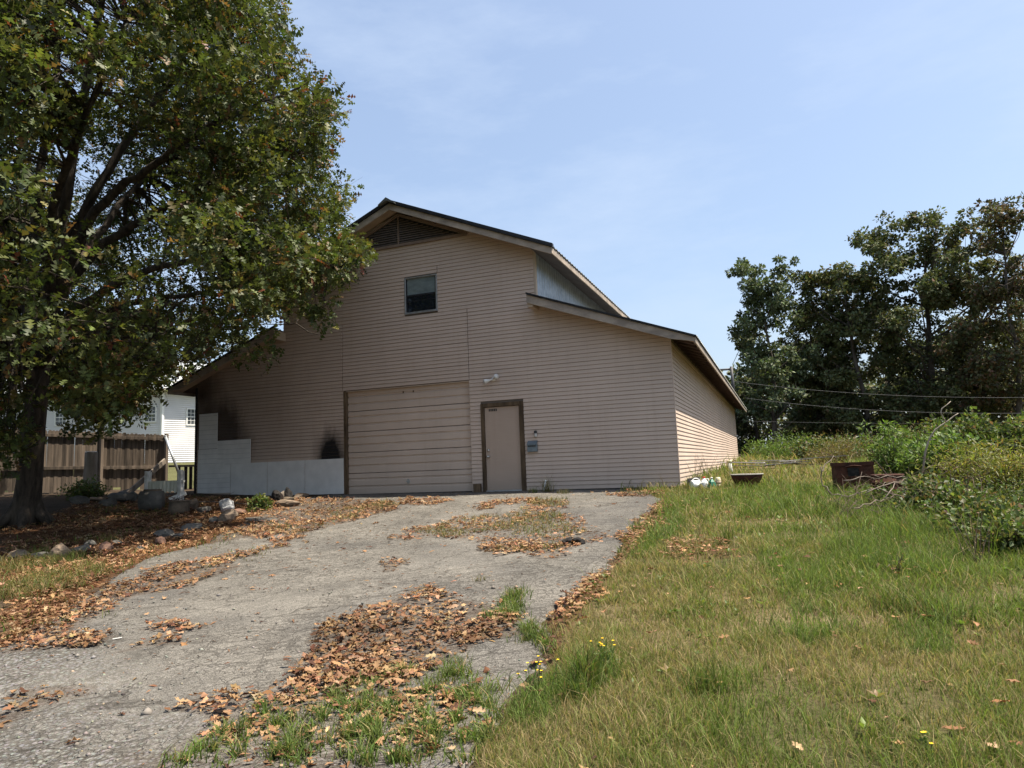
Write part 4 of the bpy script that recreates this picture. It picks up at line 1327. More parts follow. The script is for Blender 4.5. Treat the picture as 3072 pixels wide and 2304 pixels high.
t = thing('bleached_branch', at_depth(2772, 1400, 11), 'single bleached bare branch curving up out of the green bush', 'branch')
b0 = np.array(t.location)
pp = [(2768, 1420), (2772, 1385), (2776, 1355), (2785, 1325), (2792, 1310), (2805, 1290), (2825, 1275), (2845, 1262), (2862, 1248), (2875, 1240)]
MB().tube([at_depth(x, y, 11 - .02 * i) - b0 for i, (x, y) in enumerate(pp)], np.linspace(.017, .007, len(pp)), 6).build('branch', 'pale_branch', t, True)
pp = [(2838, 1266), (2828, 1250), (2822, 1238), (2826, 1225), (2840, 1215), (2852, 1204)]
MB().tube([at_depth(x, y, 10.85) - b0 for x, y in pp], np.linspace(.009, .005, len(pp)), 6).build('side_twig', 'pale_branch', t, True)
MB().tube([at_depth(x, y, 10.9) - b0 for x, y in [(2788, 1322), (2797, 1318), (2806, 1319)]], [.007, .005, .003], 5).build('side_twig', 'pale_branch', t, True)

# rusty drums
def drum(px, py, depth, r, h, label, rz=0, square=False):
    b0 = at_depth(px, py, depth); b0[2] = tz(b0[0], b0[1])
    t = thing('rusty_box' if square else 'rusty_drum', b0, label, 'burn bin', None, rz)
    if square:
        bx_ = MB()
        w = r
        for (x0, x1, y0, y1) in ((-w, w, -w * .7, -w * .7 + .012), (-w, w, w * .7 - .012, w * .7), (-w, -w + .012, -w * .7 + .012, w * .7 - .012), (w - .012, w, -w * .7 + .012, w * .7 - .012)):
            bx_.box(x0, x1, y0, y1, 0, h)
        bx_.build('shell', 'rust', t)
        rm = MB().box(-w - .015, w + .015, -w * .7 - .015, -w * .7 - .001, h - .06, h + .004).box(-w - .015, w + .015, -w * .7 - .014, -w * .7 - .001, h * .5, h * .5 + .05)
        rm.box(-w - .015, -w - .001, -w * .7, w * .7, h - .06, h + .004).box(w + .001, w + .015, -w * .7, w * .7, h - .06, h + .004)
        rm.build('rim', 'rust', t)
        MB().box(-.12, .06, -w * .7 - .02, -w * .7 - .002, h * .55, h * .82).build('door_plate', 'burnt', t)
        MB().tube([(-.16, -w * .7 - .03, h * .85), (-.03, -w * .7 - .04, h * .9), (.1, -w * .7 - .03, h * .87)], .010, 6).build('handle', 'rust', t, True)
    else:
        MB().lathe([(r, 0), (r, h * .32), (r + .015, h * .33), (r + .015, h * .36), (r, h * .37), (r, h * .66), (r + .015, h * .67), (r + .015, h * .7), (r, h * .71), (r, h), (r - .01, h), (r - .012, .05), (.001, .05)], 22).build('shell', 'rust', t, True)
        MB().lathe([(r + .001, h - .03), (r + .018, h - .03), (r + .018, h + .002), (r - .012, h + .002)], 22).build('rim', 'rust', t, True)
drum(2561, 1455, 12.2, .30, .52, 'rusty brown steel burn box standing in the grass', .12, True)
drum(2668, 1490, 10.8, .22, .40, 'rusty drum half hidden under the dead branches', .3)

# fire bowl, jugs, stub pipe, scrap heap
b0 = at_depth(2242, 1452, 14.4); b0[2] = tz(b0[0], b0[1])
t = thing('fire_bowl', b0, 'wide shallow dark bowl with a pale rim sitting in the grass', 'planter')
MB().lathe([(.16, .0), (.24, .08), (.30, .2), (.32, .27), (.29, .27), (.22, .12), (.001, .1)], 24).build('bowl', 'rust', t, True)
MB().lathe([(.315, .262), (.335, .264), (.335, .283), (.285, .283), (.285, .264)], 24).build('rim', 'concrete', t, True)
o = MB().lathe([(.27, .2), (.2, .235), (.1, .22), (.001, .24)], 16).build('soil', 'soil', t, True)
st = MB()
for i in range(9):
    a = rng.uniform(0, 6.28); r = rng.uniform(0, .2); s_ = np.array([math.cos(a) * r, math.sin(a) * r, .2])
    st.tube([s_, s_ + np.array([rng.normal(0, .04), rng.normal(0, .04), rng.uniform(.1, .25)])], [.004, .002], 4)
st.build('dead_stems', 'twig', t)

def on_ground(px, py, depth):
    p = at_depth(px, py, depth); p[2] = tz(p[0], p[1]); return p
t = thing('plastic_bucket', on_ground(2062, 1462, 15.0), 'black bucket lying on its side against the sunny wall', 'bucket', None, .3)
MB().lathe([(.085, 0), (.10, .02), (.125, .25), (.135, .26), (.125, .262), (.095, .03), (.001, .025)], 18, (0, -.05, .12), 'x').build('bucket_body', 'black_plastic', t, True)
MB().tube([(.26, -.05 + .13 * math.cos(a), .12 + .13 * math.sin(a) - .05) for a in np.linspace(-2.6, -.4, 9)], .004, 5).build('bail', 'alu', t, True)
t = thing('watering_can', on_ground(2088, 1466, 14.6), 'white plastic watering can tipped over beside the black bucket', 'watering can', None, .6)
MB().lathe([(.085, 0), (.10, .015), (.095, .17), (.06, .20), (.05, .205), (.001, .206)], 16, (-.1, 0, .10), 'x').build('can_body', 'white_plastic', t, True)
MB().tube([(-.02, 0, .05), (.02, -.12, .10), (.06, -.2, .16)], [.022, .016, .014], 8).build('spout', 'white_plastic', t, True)
MB().tube([(.1 * math.cos(a) + .02, .02, .15 + .09 * math.sin(a)) for a in np.linspace(-.3, 3.0, 9)], .009, 6).build('handle', 'white_plastic', t, True)
t = thing('cream_jug', on_ground(2104, 1460, 15.2), 'cream coloured bottle lying behind the white jug', 'bottle', None, -.2)
MB().lathe([(.05, 0), (.06, .012), (.06, .2), (.045, .24), (.02, .27), (.02, .30), (.001, .301)], 14, (-.16, 0, .09), 'x').build('bottle_body', 'cream_plastic', t, True)
MB().lathe([(.026, 0), (.026, .03), (.001, .031)], 12, (.13, 0, .09), 'x').build('cap', 'cream_plastic', t, True)
t = thing('white_jug', on_ground(2114, 1468, 14.5), 'white plastic jug with a red cap standing in grass', 'jug', None, .2)
bevel(MB().lathe([(.075, 0), (.085, .012), (.085, .14), (.07, .185), (.03, .225), (.024, .245), (.001, .246)], 8).build('jug_body', 'white_plastic', t, True), .004)
MB().lathe([(.028, .242), (.028, .268), (.001, .269)], 12).build('cap', 'red_plastic', t, True)
MB().tube([(.03, 0, .22), (.085, 0, .225), (.10, 0, .17), (.082, 0, .11)], .011, 6).build('handle', 'white_plastic', t, True)
t = thing('green_bottle', on_ground(2137, 1470, 14.4), 'dark green plastic bottle between the white jug and tan canister', 'bottle', None, .4)
MB().lathe([(.085, 0), (.095, .015), (.09, .09), (.07, .16), (.035, .205), (.022, .215), (.022, .235), (.001, .236)], 6).build('bottle_body', 'green_plastic', t, False)
MB().lathe([(.026, .232), (.026, .255), (.001, .256)], 12).build('cap', 'white_plastic', t, True)
t = thing('tan_canister', on_ground(2156, 1466, 14.6), 'tan upright canister last in the row of bottles', 'canister')
MB().lathe([(.055, 0), (.06, .008), (.06, .095), (.056, .10), (.06, .105), (.06, .19), (.05, .21), (.045, .235), (.001, .237)], 16).build('canister_body', 'cream_plastic', t, True)
MB().lathe([(.0615, .10), (.0615, .15), (.0605, .15), (.0605, .10)], 16).build('band', 'soffit', t, True)
t = thing('stub_pipe', on_ground(2194, 1420, 19.5), 'short white cleanout pipe standing up in the tall grass', 'pipe', None, .2)
MB().tube([(0, 0, -.05), (-.03, 0, .36)], .055, 14).build('pipe', 'dirty_white', t, True)
MB().tube([(-.03, 0, .35), (-.034, 0, .42)], .07, 14).build('cap', 'cream_plastic', t, True)
b0 = on_ground(2335, 1398, 24); b0[2] -= .02
t = thing('scrap_heap', b0, 'low heap of broken pale boards and scrap sheeting in the field', 'scrap heap')
for i in range(16):
    a = rng.uniform(-.5, .5)
    c_ = np.array([rng.uniform(-1.4, 1.6), rng.uniform(-.5, .8), .1 + rng.uniform(0, .24)])
    d = np.array([math.cos(a), math.sin(a) * .5, rng.normal(0, .07)]) * rng.uniform(.25, .8)
    MB().bar(c_ - d, c_ + d, rng.uniform(.1, .45), .025).build('board', random.choice(['scrap', 'grey_board', 'scrap', 'concrete']), t)

# mast and wires
mb0 = np.array([.33, 18.6, z_low(.33)])
t = thing('service_mast', mb0, 'dark steel mast with a cross arm on the wing roof edge', 'mast')
MB().tube([(0, 0, -.1), (-.03, 0, 1.62)], .07, 10).build('mast_pole', 'mast', t, True)
MB().tube([(-.02, 0, 1.5), (-.95, .1, 1.52)], .05, 8).build('cross_arm', 'mast', t, True)
def wire(pa, pb, lab, r=.009, sag=.25):
    a = np.array(pa); bb = np.array(pb)
    tt = np.linspace(0, 1, 24)[:, None]
    p = a + (bb - a) * tt; p[:, 2] -= (4 * sag * tt * (1 - tt))[:, 0]
    t = thing('overhead_wire', a, lab, 'wire', 'overhead service wires')
    MB().tube(p - a, r, 5).build('cable', 'wire', t, True)
wire(at_depth(2203, 1144, 34.5), at_depth(3110, 1192, 27), 'upper overhead wire crossing in front of the trees', .007)
wire(at_depth(2236, 1194, 35), at_depth(3110, 1239, 28), 'middle overhead wire crossing in front of the trees', .007)
wire(at_depth(2214, 1262, 37), at_depth(3110, 1266, 33), 'lowest and faintest overhead wire before the trees', .004, .1)

# ------------------------------------------------------------------ white house beyond the fence
wallm, nt, b = M('white clapboard')
pos = nt.nodes.new('ShaderNodeNewGeometry').outputs['Position']
setc(nt, b, ramp(nt, noise(nt, .6, 4, .6, vec=pos), [(.3, (.58, .57, .57)), (.7, (.66, .65, .64))]))
b.inputs['Roughness'].default_value = .55
hc = at_depth(485, 1300, 50)
gz = 1.85
zE = at_depth(480, 1172, 50)[2]
hs_ = thing('white_house', (hc[0], hc[1], gz), 'two storey white clapboard house with pale metal roof beyond the fence', 'house')
H0 = np.array([hc[0], hc[1], gz])
dL = at_depth(60, 1300, 50) - hc; dL[2] = 0; dL /= np.linalg.norm(dL)
dR = at_depth(700, 1300, 54.5) - hc; dR[2] = 0; dR /= np.linalg.norm(dR)
Hh = zE - gz
def clap_wall(name, d, length, h):
    nrm = np.array([d[1], -d[0], 0.0])
    if nrm @ (CAM - hc) < 0: nrm = -nrm
    mb = MB(); z = -.4
    vs = []
    while z < h:
        for o_, dz in ((.045, 0.0), (.0, .149)):
            vs.append((o_, z + dz))
        z += .15
    V = []
    for s in (0, length):
        for o_, zz in vs: V.append(d * s + nrm * o_ + np.array([0, 0, zz]))
    n = len(vs)
    return mb.add(V, [(i, i + 1, i + 1 + n, i + n) for i in range(n - 1)]).build(name, wallm, hs_), nrm
wL, nL = clap_wall('wall', dL, 22, Hh)
wR, nR = clap_wall('wall', dR, 9, Hh)
MB().bar((nL[0] * .03 + nR[0] * .03, nL[1] * .03 + nR[1] * .03, -.4), (nL[0] * .03 + nR[0] * .03, nL[1] * .03 + nR[1] * .03, Hh), .2, .2, (0, 1, 0)).build('corner_board', 'white_plastic', hs_)
def house_window(d, nrm, s, z0, w, h):
    fwin = MB(); c0_ = d * s + nrm * .05
    for a_, b_2, u0, u1 in (((-w / 2 - .09), -w / 2, -.09, h + .09), (w / 2, w / 2 + .09, -.09, h + .09)):
        p = c0_ + d * ((a_ + b_2) / 2)
        fwin.bar(p + np.array([0, 0, z0 + u0]), p + np.array([0, 0, z0 + u1]), .09, .08, tuple(nrm))
    for u in (-.045, h + .045):
        p = c0_ + np.array([0, 0, z0 + u]); fwin.bar(p - d * w / 2, p + d * w / 2, .08, .09)
    o = fwin.build('window', 'white_plastic', hs_)
    pn = MB(); pc = d * s + nrm * .045
    pn.bar(pc - d * w / 2 + np.array([0, 0, z0 + h / 2]), pc + d * w / 2 + np.array([0, 0, z0 + h / 2]), .01, h)
    pn.build('pane', 'glass_house', o)
    mu = MB(); pm_ = d * s + nrm * .055
    for kx in (-1 / 6, 1 / 6):
        mu.bar(pm_ + d * w * kx + np.array([0, 0, z0]), pm_ + d * w * kx + np.array([0, 0, z0 + h]), .025, .02, tuple(nrm))
    for kz, th in ((.25, .025), (.5, .06), (.75, .025)):
        mu.bar(pm_ - d * w / 2 + np.array([0, 0, z0 + h * kz]), pm_ + d * w / 2 + np.array([0, 0, z0 + h * kz]), .02, th)
    mu.build('muntins', 'white_plastic', o)
def along(px, d, dep=50):
    """distance along the wall whose picture column is px"""
    s = np.linspace(0, 22, 400); X, _, _ = project(H0 + d * s[:, None])
    return s[np.argmin(np.abs(X - px))]
zw = at_depth(435, 1264, 50)[2] - gz
for px in (449, 178):
    house_window(dL, nL, along(px, dL), zw, .74, 1.05)
house_window(dR, nR, along(575, dR), zw - .2, .80, 1.12)
house_window(dL, nL, along(300, dL), zw, .74, 1.05)
# eaves, gutter and roof
e = MB()
for d, nrm, ln in ((dL, nL, 22), (dR, nR, 9)):
    e.bar(-d * .3 + nrm * .35 + np.array([0, 0, Hh + .02]), d * ln + nrm * .35 + np.array([0, 0, Hh + .02]), .75, .05)
e.build('eave_soffit', simple('cream soffit', (.5, .46, .36), (.58, .53, .42), 3, .7), hs_)
gt = MB()
for d, nrm, ln in ((dL, nL, 22), (dR, nR, 9)):
    gt.bar(-d * .3 + nrm * .78 + np.array([0, 0, Hh + .1]), d * ln + nrm * .78 + np.array([0, 0, Hh + .1]), .12, .16)
gt.build('gutter', 'white_plastic', hs_)
rf = MB()
for d, nrm, ln in ((dL, nL, 22), (dR, nR, 9)):
    a0 = -d * .3 + nrm * .75 + np.array([0, 0, Hh + .16]); a1 = d * ln + nrm * .75 + np.array([0, 0, Hh + .16])
    up = -nrm * 5 + np.array([0, 0, 2.9])
    rf.add([a0, a1, a1 + up, a0 + up], [(0, 1, 2, 3)])
    k = .2
    while k < ln:
        p = a0 + d * k; rf.bar(p + np.array([0, 0, .02]), p + up + np.array([0, 0, .02]), .04, .05); k += .45
rf.build('roof', simple('pale roof metal', (.42, .44, .45), (.52, .54, .55), 2, .4, metal=.3), hs_)

# ------------------------------------------------------------------ plank fence and the odds and ends before it
def fence_run(px0, px1, d0, d1, topy0, topy1, label, n_p, post_px=()):
    a = at_depth(px0, 1460, d0); bb = at_depth(px1, 1460, d1)
    a[2] = tz(a[0], a[1]); bb[2] = tz(bb[0], bb[1])
    za = at_depth(px0, topy0, d0)[2]; zb = at_depth(px1, topy1, d1)[2]
    t = thing('plank_fence', a, label, 'fence')
    d = bb - a; L = np.hypot(d[0], d[1]); u = np.array([d[0], d[1], 0]) / L
    nrm = np.array([u[1], -u[0], 0.0])
    if nrm @ (CAM - a) < 0: nrm = -nrm
    w = L / n_p
    for i in range(n_p):
        s = (i + .5) * w
        x = u * s
        zt = za + (zb - za) * s / L - a[2] + rng.normal(0, .012)
        zg = tz(a[0] + x[0], a[1] + x[1]) - a[2] + max(-.02, rng.normal(.05, .07))
        hw_ = w / 2 + .004; lay = .007 * (i % 2)
        th = .018
        mb = MB()
        prof = [(-hw_, zg), (hw_, zg), (hw_, zt - .04), (hw_ - .03, zt), (-hw_ + .03, zt), (-hw_, zt - .04)]
        tilt = rng.normal(0, .006)
        V = [x + u * (p[0] + tilt * p[1]) - nrm * (.03 + lay) + np.array([0, 0, p[1]]) for p in prof] + [x + u * (p[0] + tilt * p[1]) - nrm * (.03 + lay + th) + np.array([0, 0, p[1]]) for p in prof]
        n = len(prof)
        mb.add(V, [tuple(range(n)), tuple(range(2 * n - 1, n - 1, -1))] + [(k_, k_ + n, (k_ + 1) % n + n, (k_ + 1) % n) for k_ in range(n)])
        mb.build('picket', 'fence', t)
    for f in (.92, .40):
        h0, h1 = (za - a[2]) * f, (zb - a[2]) * f
        bevel(MB().bar(np.array([0, 0, h0]) + nrm * .01, u * L + np.array([0, 0, h1]) + nrm * .01, .045, .10).build('rail', 'fence', t), .004)
    for s in post_px:
        x = u * L * s
        bevel(MB().bar(x + nrm * .06 + np.array([0, 0, -.2]), x + nrm * .06 + np.array([0, 0, (za + (zb - za) * s) - a[2] + .02]), .1, .1, (0, 1, 0)).build('post', 'fence', t), .008)
    return t
fence_run(302, 500, 22.6, 23.2, 1295, 1303, 'brown plank fence panel with a brace beside the building gap', 17, (.0, .985))
fence_run(112, 288, 21.6, 22.4, 1288, 1294, 'dark plank fence panel with rotted feet between the oak and log post', 15, ())
fence_run(-60, 108, 20.8, 21.5, 1285, 1288, 'shaded plank fence panel behind the oak trunk at the photo edge', 14, (.3,))
# low dark gate beyond the gap
a = at_depth(505, 1455, 23.4); bb = at_depth(600, 1455, 23.6); a[2] = tz(a[0], a[1]); bb[2] = tz(bb[0], bb[1])
t = thing('low_gate', a, 'low dark board gate closing the gap beside the building', 'gate')
u = (bb - a); Lg = np.linalg.norm(u[:2]); u = u / Lg
MB().bar(np.array([0, 0, .80]), u * Lg + np.array([0, 0, .80]), .04, .07).build('rail', 'burnt', t)
for i, s in enumerate((.30, .52, .68, .83, .95)):
    MB().bar(u * Lg * s + np.array([0, 0.03, -.05]), u * Lg * s + np.array([0, .03, .78]), .13, .02, (0, 1, 0)).build('board', 'burnt', t)
# log post
t = thing('log_post', on_ground(268, 1465, 20.6), 'thick weathered log post with a pale cut top in front of the fence', 'post')
MB().tube([(0, 0, -.1), (.02, 0, .4), (0, .02, .9), (.03, 0, 1.28), (.03, 0, 1.3)], [.21, .19, .17, .17, .15], 12).build('log', 'grey_board', t, True)
MB().tube([(.03, 0, 1.3), (.03, 0, 1.318)], [.16, .15], 12).build('cut_top', 'dirty_white', t)
# leaning things
def lean_bar(name, p0, p1, w, h, mat, label, cat, round_=False):
    t = thing(name, p0, label, cat)
    v = np.array(p1) - np.array(p0)
    if round_:
        MB().tube([(0, 0, 0), v], w, 10).build('shaft', mat, t, True)
        MB().tube([v * .985, v], w * 1.25, 10).build('end_cap', mat, t, True)
    else:
        bevel(MB().bar((0, 0, 0), v, w, h).build('board', mat, t), .004)
        MB().bar(v * .1 + np.array([0, 0, h * .5]), v * .9 + np.array([0, 0, h * .5]), w * .5, .01).build('batten', mat, t)
lean_bar('metal_pipe', at_depth(538, 1425, 22.3), at_depth(496, 1308, 22.6), .042, 0, 'galv', 'grey metal pipe leaning on the end of the fence', 'pipe', True)
lean_bar('loose_plank', on_ground(372, 1470, 19.6), at_depth(495, 1382, 21.8), .05, .16, 'grey_board', 'long weathered plank propped diagonally before the fence', 'plank')
# white frame with cloth
wb = on_ground(487, 1478, 18.2)
t = thing('cloth_stand', wb, 'low white timber stand with two posts and a cloth hung between', 'stand')
pl = at_depth(441, 1476, 18.2); pr = at_depth(540, 1480, 18.0)
def loc(p): return np.array(p) - wb
zt_ = at_depth(441, 1414, 18.2)[2]
for p in (pl, pr):
    q0 = loc(p); q0[2] = -.03; q1 = q0.copy(); q1[2] = zt_ - wb[2]
    bevel(MB().bar(q0, q1, .115, .09, (0, 1, 0)).build('post', 'dirty_white', t), .006)
    MB().bar(q0 + np.array([.06, .05, 0]), q1 + np.array([.06, .05, -.02]), .03, .03, (0, 1, 0)).build('edge_strip', 'dirty_white', t)
q0, q1 = loc(pl), loc(pr); zc_ = at_depth(490, 1446, 18.1)[2] - wb[2]
q0[2] = q1[2] = zc_
MB().bar(q0, q1 + (q1 - q0) * .12, .05, .05).build('cross_bar', 'dirty_white', t)
ft = loc(pr); ft[2] = .05
MB().bar(ft + np.array([-.2, -.15, -.03]), ft + np.array([.1, .1, .12]), .12, .1).build('foot', 'dirty_white', t)
nu, nv = 40, 8
V = []
ud = (q1 - q0); nd = np.array([ud[1], -ud[0], 0]); nd /= np.linalg.norm(nd); nd = nd if nd @ (CAM - wb) > 0 else -nd
for j in range(nv):
    for i in range(nu):
        f = .07 + .86 * i / (nu - 1)
        dz = -.30 * j / (nv - 1) * (1 + .08 * math.sin(i * .9))
        off = .035 + .022 * math.sin(i * 1.25 + .3 * math.sin(i * .37)) * (j / (nv - 1)) ** .6
        V.append(q0 + ud * f + nd * off + np.array([0, 0, .03 + dz]))
me = bpy.data.meshes.new('cloth'); me.from_pydata([tuple(v) for v in V], [], [(j * nu + i, j * nu + i + 1, (j + 1) * nu + i + 1, (j + 1) * nu + i) for j in range(nv - 1) for i in range(nu - 1)])
obj('cloth', me, t, 'fabric', True)

# ------------------------------------------------------------------ stones, logs, sack
import bmesh
def rock_mesh(sx, sy, sz, seed):
    bm = bmesh.new(); bmesh.ops.create_icosphere(bm, subdivisions=3, radius=1)
    lr = np.random.default_rng(seed)
    pl_ = lr.normal(size=(9, 3)); pl_ /= np.linalg.norm(pl_, axis=1, keepdims=True); dd = lr.uniform(.45, .85, 9)
    ph = lr.uniform(0, 6, 6)
    for v in bm.verts:
        c = np.array(v.co)
        for n_, d in zip(pl_, dd):
            s = c @ n_
            if s > d: c = c - n_ * (s - d) * .92
        c *= 1 + .05 * math.sin(c[0] * 5 + ph[0]) * math.sin(c[1] * 6 + ph[1]) + .03 * math.sin(c[2] * 11 + ph[2] + c[0] * 7) + lr.normal(0, .012)
        v.co = (c[0] * sx, c[1] * sy, c[2] * sz)
    me = bpy.data.meshes.new('stone'); bm.to_mesh(me); bm.free()
    return me
def zpx(x, y): return x / 2.458, 1400 + y / 2.458
STONES = [  # zoom x, base y, width px, height px, material, label
    (660, 215, 140, 62, 'stone_grey', 'dark boulder leaning on the foot of the log post'),
    (545, 285, 130, 55, 'stone_grey', 'flat dark stone nearest the rotted fence feet'),
    (850, 270, 160, 75, 'stone_grey', 'broad dark boulder under the fence shrub'),
    (765, 300, 110, 55, 'stone_grey', 'dark rounded stone in front of the broad boulder'),
    (660, 262, 140, 32, 'stone_tan', 'long low tan stone between the fence boulders'),
    (900, 215, 110, 48, 'stone_grey', 'grey stone at the lower end of the propped plank'),
    (965, 260, 70, 60, 'stone_grey', 'upright grey stone just beside the cut log'),
    (1400, 325, 100, 75, 'stone_tan', 'tan angular stone beside the mossy stump'),
    (1480, 350, 120, 50, 'stone_grey', 'grey stone between the mossy stump and the pale sack'),
    (1640, 412, 140, 85, 'stone_tan', 'big faceted brown stone in front of the pale sack'),
    (1735, 362, 100, 50, 'stone_red', 'reddish stone right behind the big faceted one'),
    (1560, 415, 80, 36, 'stone_grey', 'small grey stone touching the big faceted one'),
    (1370, 475, 190, 52, 'stone_grey', 'long flat grey slab in the border of stones'),
    (1190, 530, 140, 62, 'stone_grey', 'dark border stone before the long flat slab'),
    (1275, 535, 110, 40, 'stone_grey', 'flat pale-edged stone at the border corner'),
    (1165, 585, 90, 52, 'stone_red', 'pinkish angular stone at the sunny corner of the border'),
    (835, 590, 80, 38, 'stone_grey', 'small dark stone in the middle of the leaf bed border'),
    (765, 625, 100, 60, 'stone_red', 'brownish border stone right of the small dark one'),
    (650, 595, 90, 42, 'stone_grey', 'low dark stone in the shaded leaves behind the border'),
    (555, 650, 130, 66, 'stone_grey', 'grey border stone beside the grass tuft'),
    (400, 690, 140, 105, 'stone_tan', 'tallest pale border stone standing in the grass'),
    (250, 690, 130, 55, 'stone_grey', 'shaded border stone next to the tall pale one'),
    (110, 680, 150, 60, 'stone_tan', 'brown border stone near the photo edge'),
    (1020, 620, 90, 30, 'stone_grey', 'thin dark stone lying among shaded leaves'),
    (2095, 300, 190, 52, 'stone_tan', 'flat tan stone in front of the burnt stump'),
    (2195, 240, 110, 36, 'stone_tan', 'small tan slab against the wall by the burnt stump'),
    (1890, 330, 90, 28, 'stone_tan', 'low tan stone half buried in sunny leaves'),
    (1915, 412, 250, 26, 'stone_grey', 'wide flat paving slab lying in the leaves'),
]
for i, (zx, zy, w, h, mt, lab) in enumerate(STONES):
    px, py = zpx(zx, zy)
    g_ = ground_at(px, py)
    dep = (g_ - CAM) @ FWD
    W_ = w / 2.458 / FPX * dep * 1.15; H_ = h / 2.458 / FPX * dep * 1.2
    me = rock_mesh(W_ / 2 * 1.05, W_ / 2 * .8, H_ * .62, 300 + i)
    o = obj('stone', me, None, mt, False)
    o.location = (g_[0], g_[1] + W_ * .25, g_[2] + H_ * .42)
    o.rotation_euler = (rng.normal(0, .08), rng.normal(0, .08), rng.uniform(-.4, .4) + YAW * -1)
    tag(o, lab, 'stone', 'stones around the leaf bed')

g_ = ground_at(*zpx(1085, 325))
t = thing('cut_log', g_, 'short cut log lying with its dark sawn face towards the oak', 'log', None, .35)
MB().tube([(-.16, 0, .22), (.3, .12, .22)], [.23, .22], 18).build('log_body', 'stone_grey', t, True)
MB().tube([(-.168, -.002, .22), (-.161, 0, .22)], [.215, .215], 18).build('sawn_face', 'burnt', t)
MB().tube([(-.1, .02, .44), (.26, .11, .43)], [.05, .05], 8).build('bark_ridge', 'log_face', t, True)
g_ = ground_at(*zpx(1320, 340))
t = thing('mossy_stump', g_, 'low hollow stump with grass growing on top beside the white frame', 'stump')
MB().tube([(0, 0, -.05), (0, 0, .12), (.01, 0, .26)], [.24, .21, .2], 14).build('stump_body', 'log_face', t, True)
MB().tube([(.01, 0, .255), (.01, 0, .272)], [.23, .21], 14).build('top', 'stone_tan', t)
g_ = ground_at(*zpx(2085, 268))
t = thing('burnt_stump', g_, 'charred split stump standing before the white panels', 'stump')
for j, (ox, hh, ww) in enumerate(((-.17, .34, .13), (.12, .38, .15))):
    me = rock_mesh(ww, .15, hh / 2, 500 + j); o = obj('stump_half', me, t, 'burnt'); o.location = (ox, 0, hh * .48); o.rotation_euler = (0, .15 * (-1 if j == 0 else 1), .3 * j)
o = obj('stump_foot', rock_mesh(.22, .14, .09, 502), t, 'log_face'); o.location = (.16, -.03, .06)
o = obj('stump_core', rock_mesh(.06, .05, .14, 503), t, 'grey_board'); o.location = (.10, -.14, .2)
g_ = ground_at(*zpx(1670, 335))
t = thing('plastic_sack', g_, 'crumpled pale plastic sack standing among the stones', 'sack', None, .2)
me = rock_mesh(.21, .15, .17, 511); o = obj('sack_body', me, t, 'bag'); o.location = (0, 0, .13); o.rotation_euler = (0, .5, .3)
o = obj('sack_fold', rock_mesh(.16, .08, .07, 512), t, 'bag'); o.location = (.05, -.08, .06); o.rotation_euler = (0, -.3, .2)
g_ = ground_at(1722, 1636)
t = thing('charred_clump', g_, 'black charred wood clump lying on the driveway', 'clump')
for j in range(5):
    o = obj('char_piece', rock_mesh(.05 + .03 * (j % 2), .05, .045, 520 + j), t, 'burnt'); o.location = (-.1 + j * .05, rng.normal(0, .03), .04 + .02 * (j % 2)); o.rotation_euler = (0, 0, j)
g_ = ground_at(352, 1920)
t = thing('white_stick', g_, 'thin white stick lying on the asphalt', 'stick', None, .9)
MB().tube([(-.035, 0, .012), (.035, 0, .015)], .005, 6).build('stick', 'dirty_white', t)
# twigs lying across the shady edge by the wall
g_ = on_ground(640, 1480, 16.2)
t = thing('fallen_branch', g_, 'grey fallen branch lying along the foot of the patched wall', 'branch')
tw = MB()
main = np.array([(-1.1, -.05, .16), (-.6, -.1, .12), (0, -.05, .12), (.6, 0, .08), (1.1, .05, .03)])
tw.tube(main, [.022, .02, .016, .012, .006], 6)
tw.build('main_stem', 'dry_branch', t, True)
tw = MB()
for j in range(18):
    a = main[rng.integers(0, 4)] + rng.normal(0, .05, 3); e = a + np.array([rng.uniform(-.5, .5), rng.normal(0, .12), rng.uniform(-.05, .22)])
    tw.tube([a, (a + e) / 2 + rng.normal(0, .03, 3), e], [.008, .006, .002], 4, False)
tw.build('twig', 'twig', t, True)


# ------------------------------------------------------------------ grass
def blades(P, h, w, lean, col, curl=.5):
    n = len(P)
    an = rng.uniform(0, 6.283, n)
    side = np.c_[np.cos(an), np.sin(an), np.zeros(n)]
    la = rng.uniform(0, 6.283, n)
    ld = np.c_[np.cos(la), np.sin(la), np.zeros(n)] * (lean * h)[:, None]
    up = np.array([0, 0, 1.0])
    mid = P + ld * .35 + up * (h * .58)[:, None]
    tip = P + ld * 1.0 + up * (h * (1 - curl * np.clip(lean, 0, 1.5) * .35))[:, None]
    W = side * (w / 2)[:, None]
    V = np.stack([P - W, P + W, mid - W * .75, mid + W * .75, tip], 1).reshape(-1, 3)
    T = (np.arange(n) * 5)[:, None, None] + np.array([(0, 1, 3), (0, 3, 2), (2, 3, 4)])[None]
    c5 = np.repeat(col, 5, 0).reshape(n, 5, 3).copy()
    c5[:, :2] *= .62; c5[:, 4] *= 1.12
    return V, T.reshape(-1, 3), c5.reshape(-1, 3)


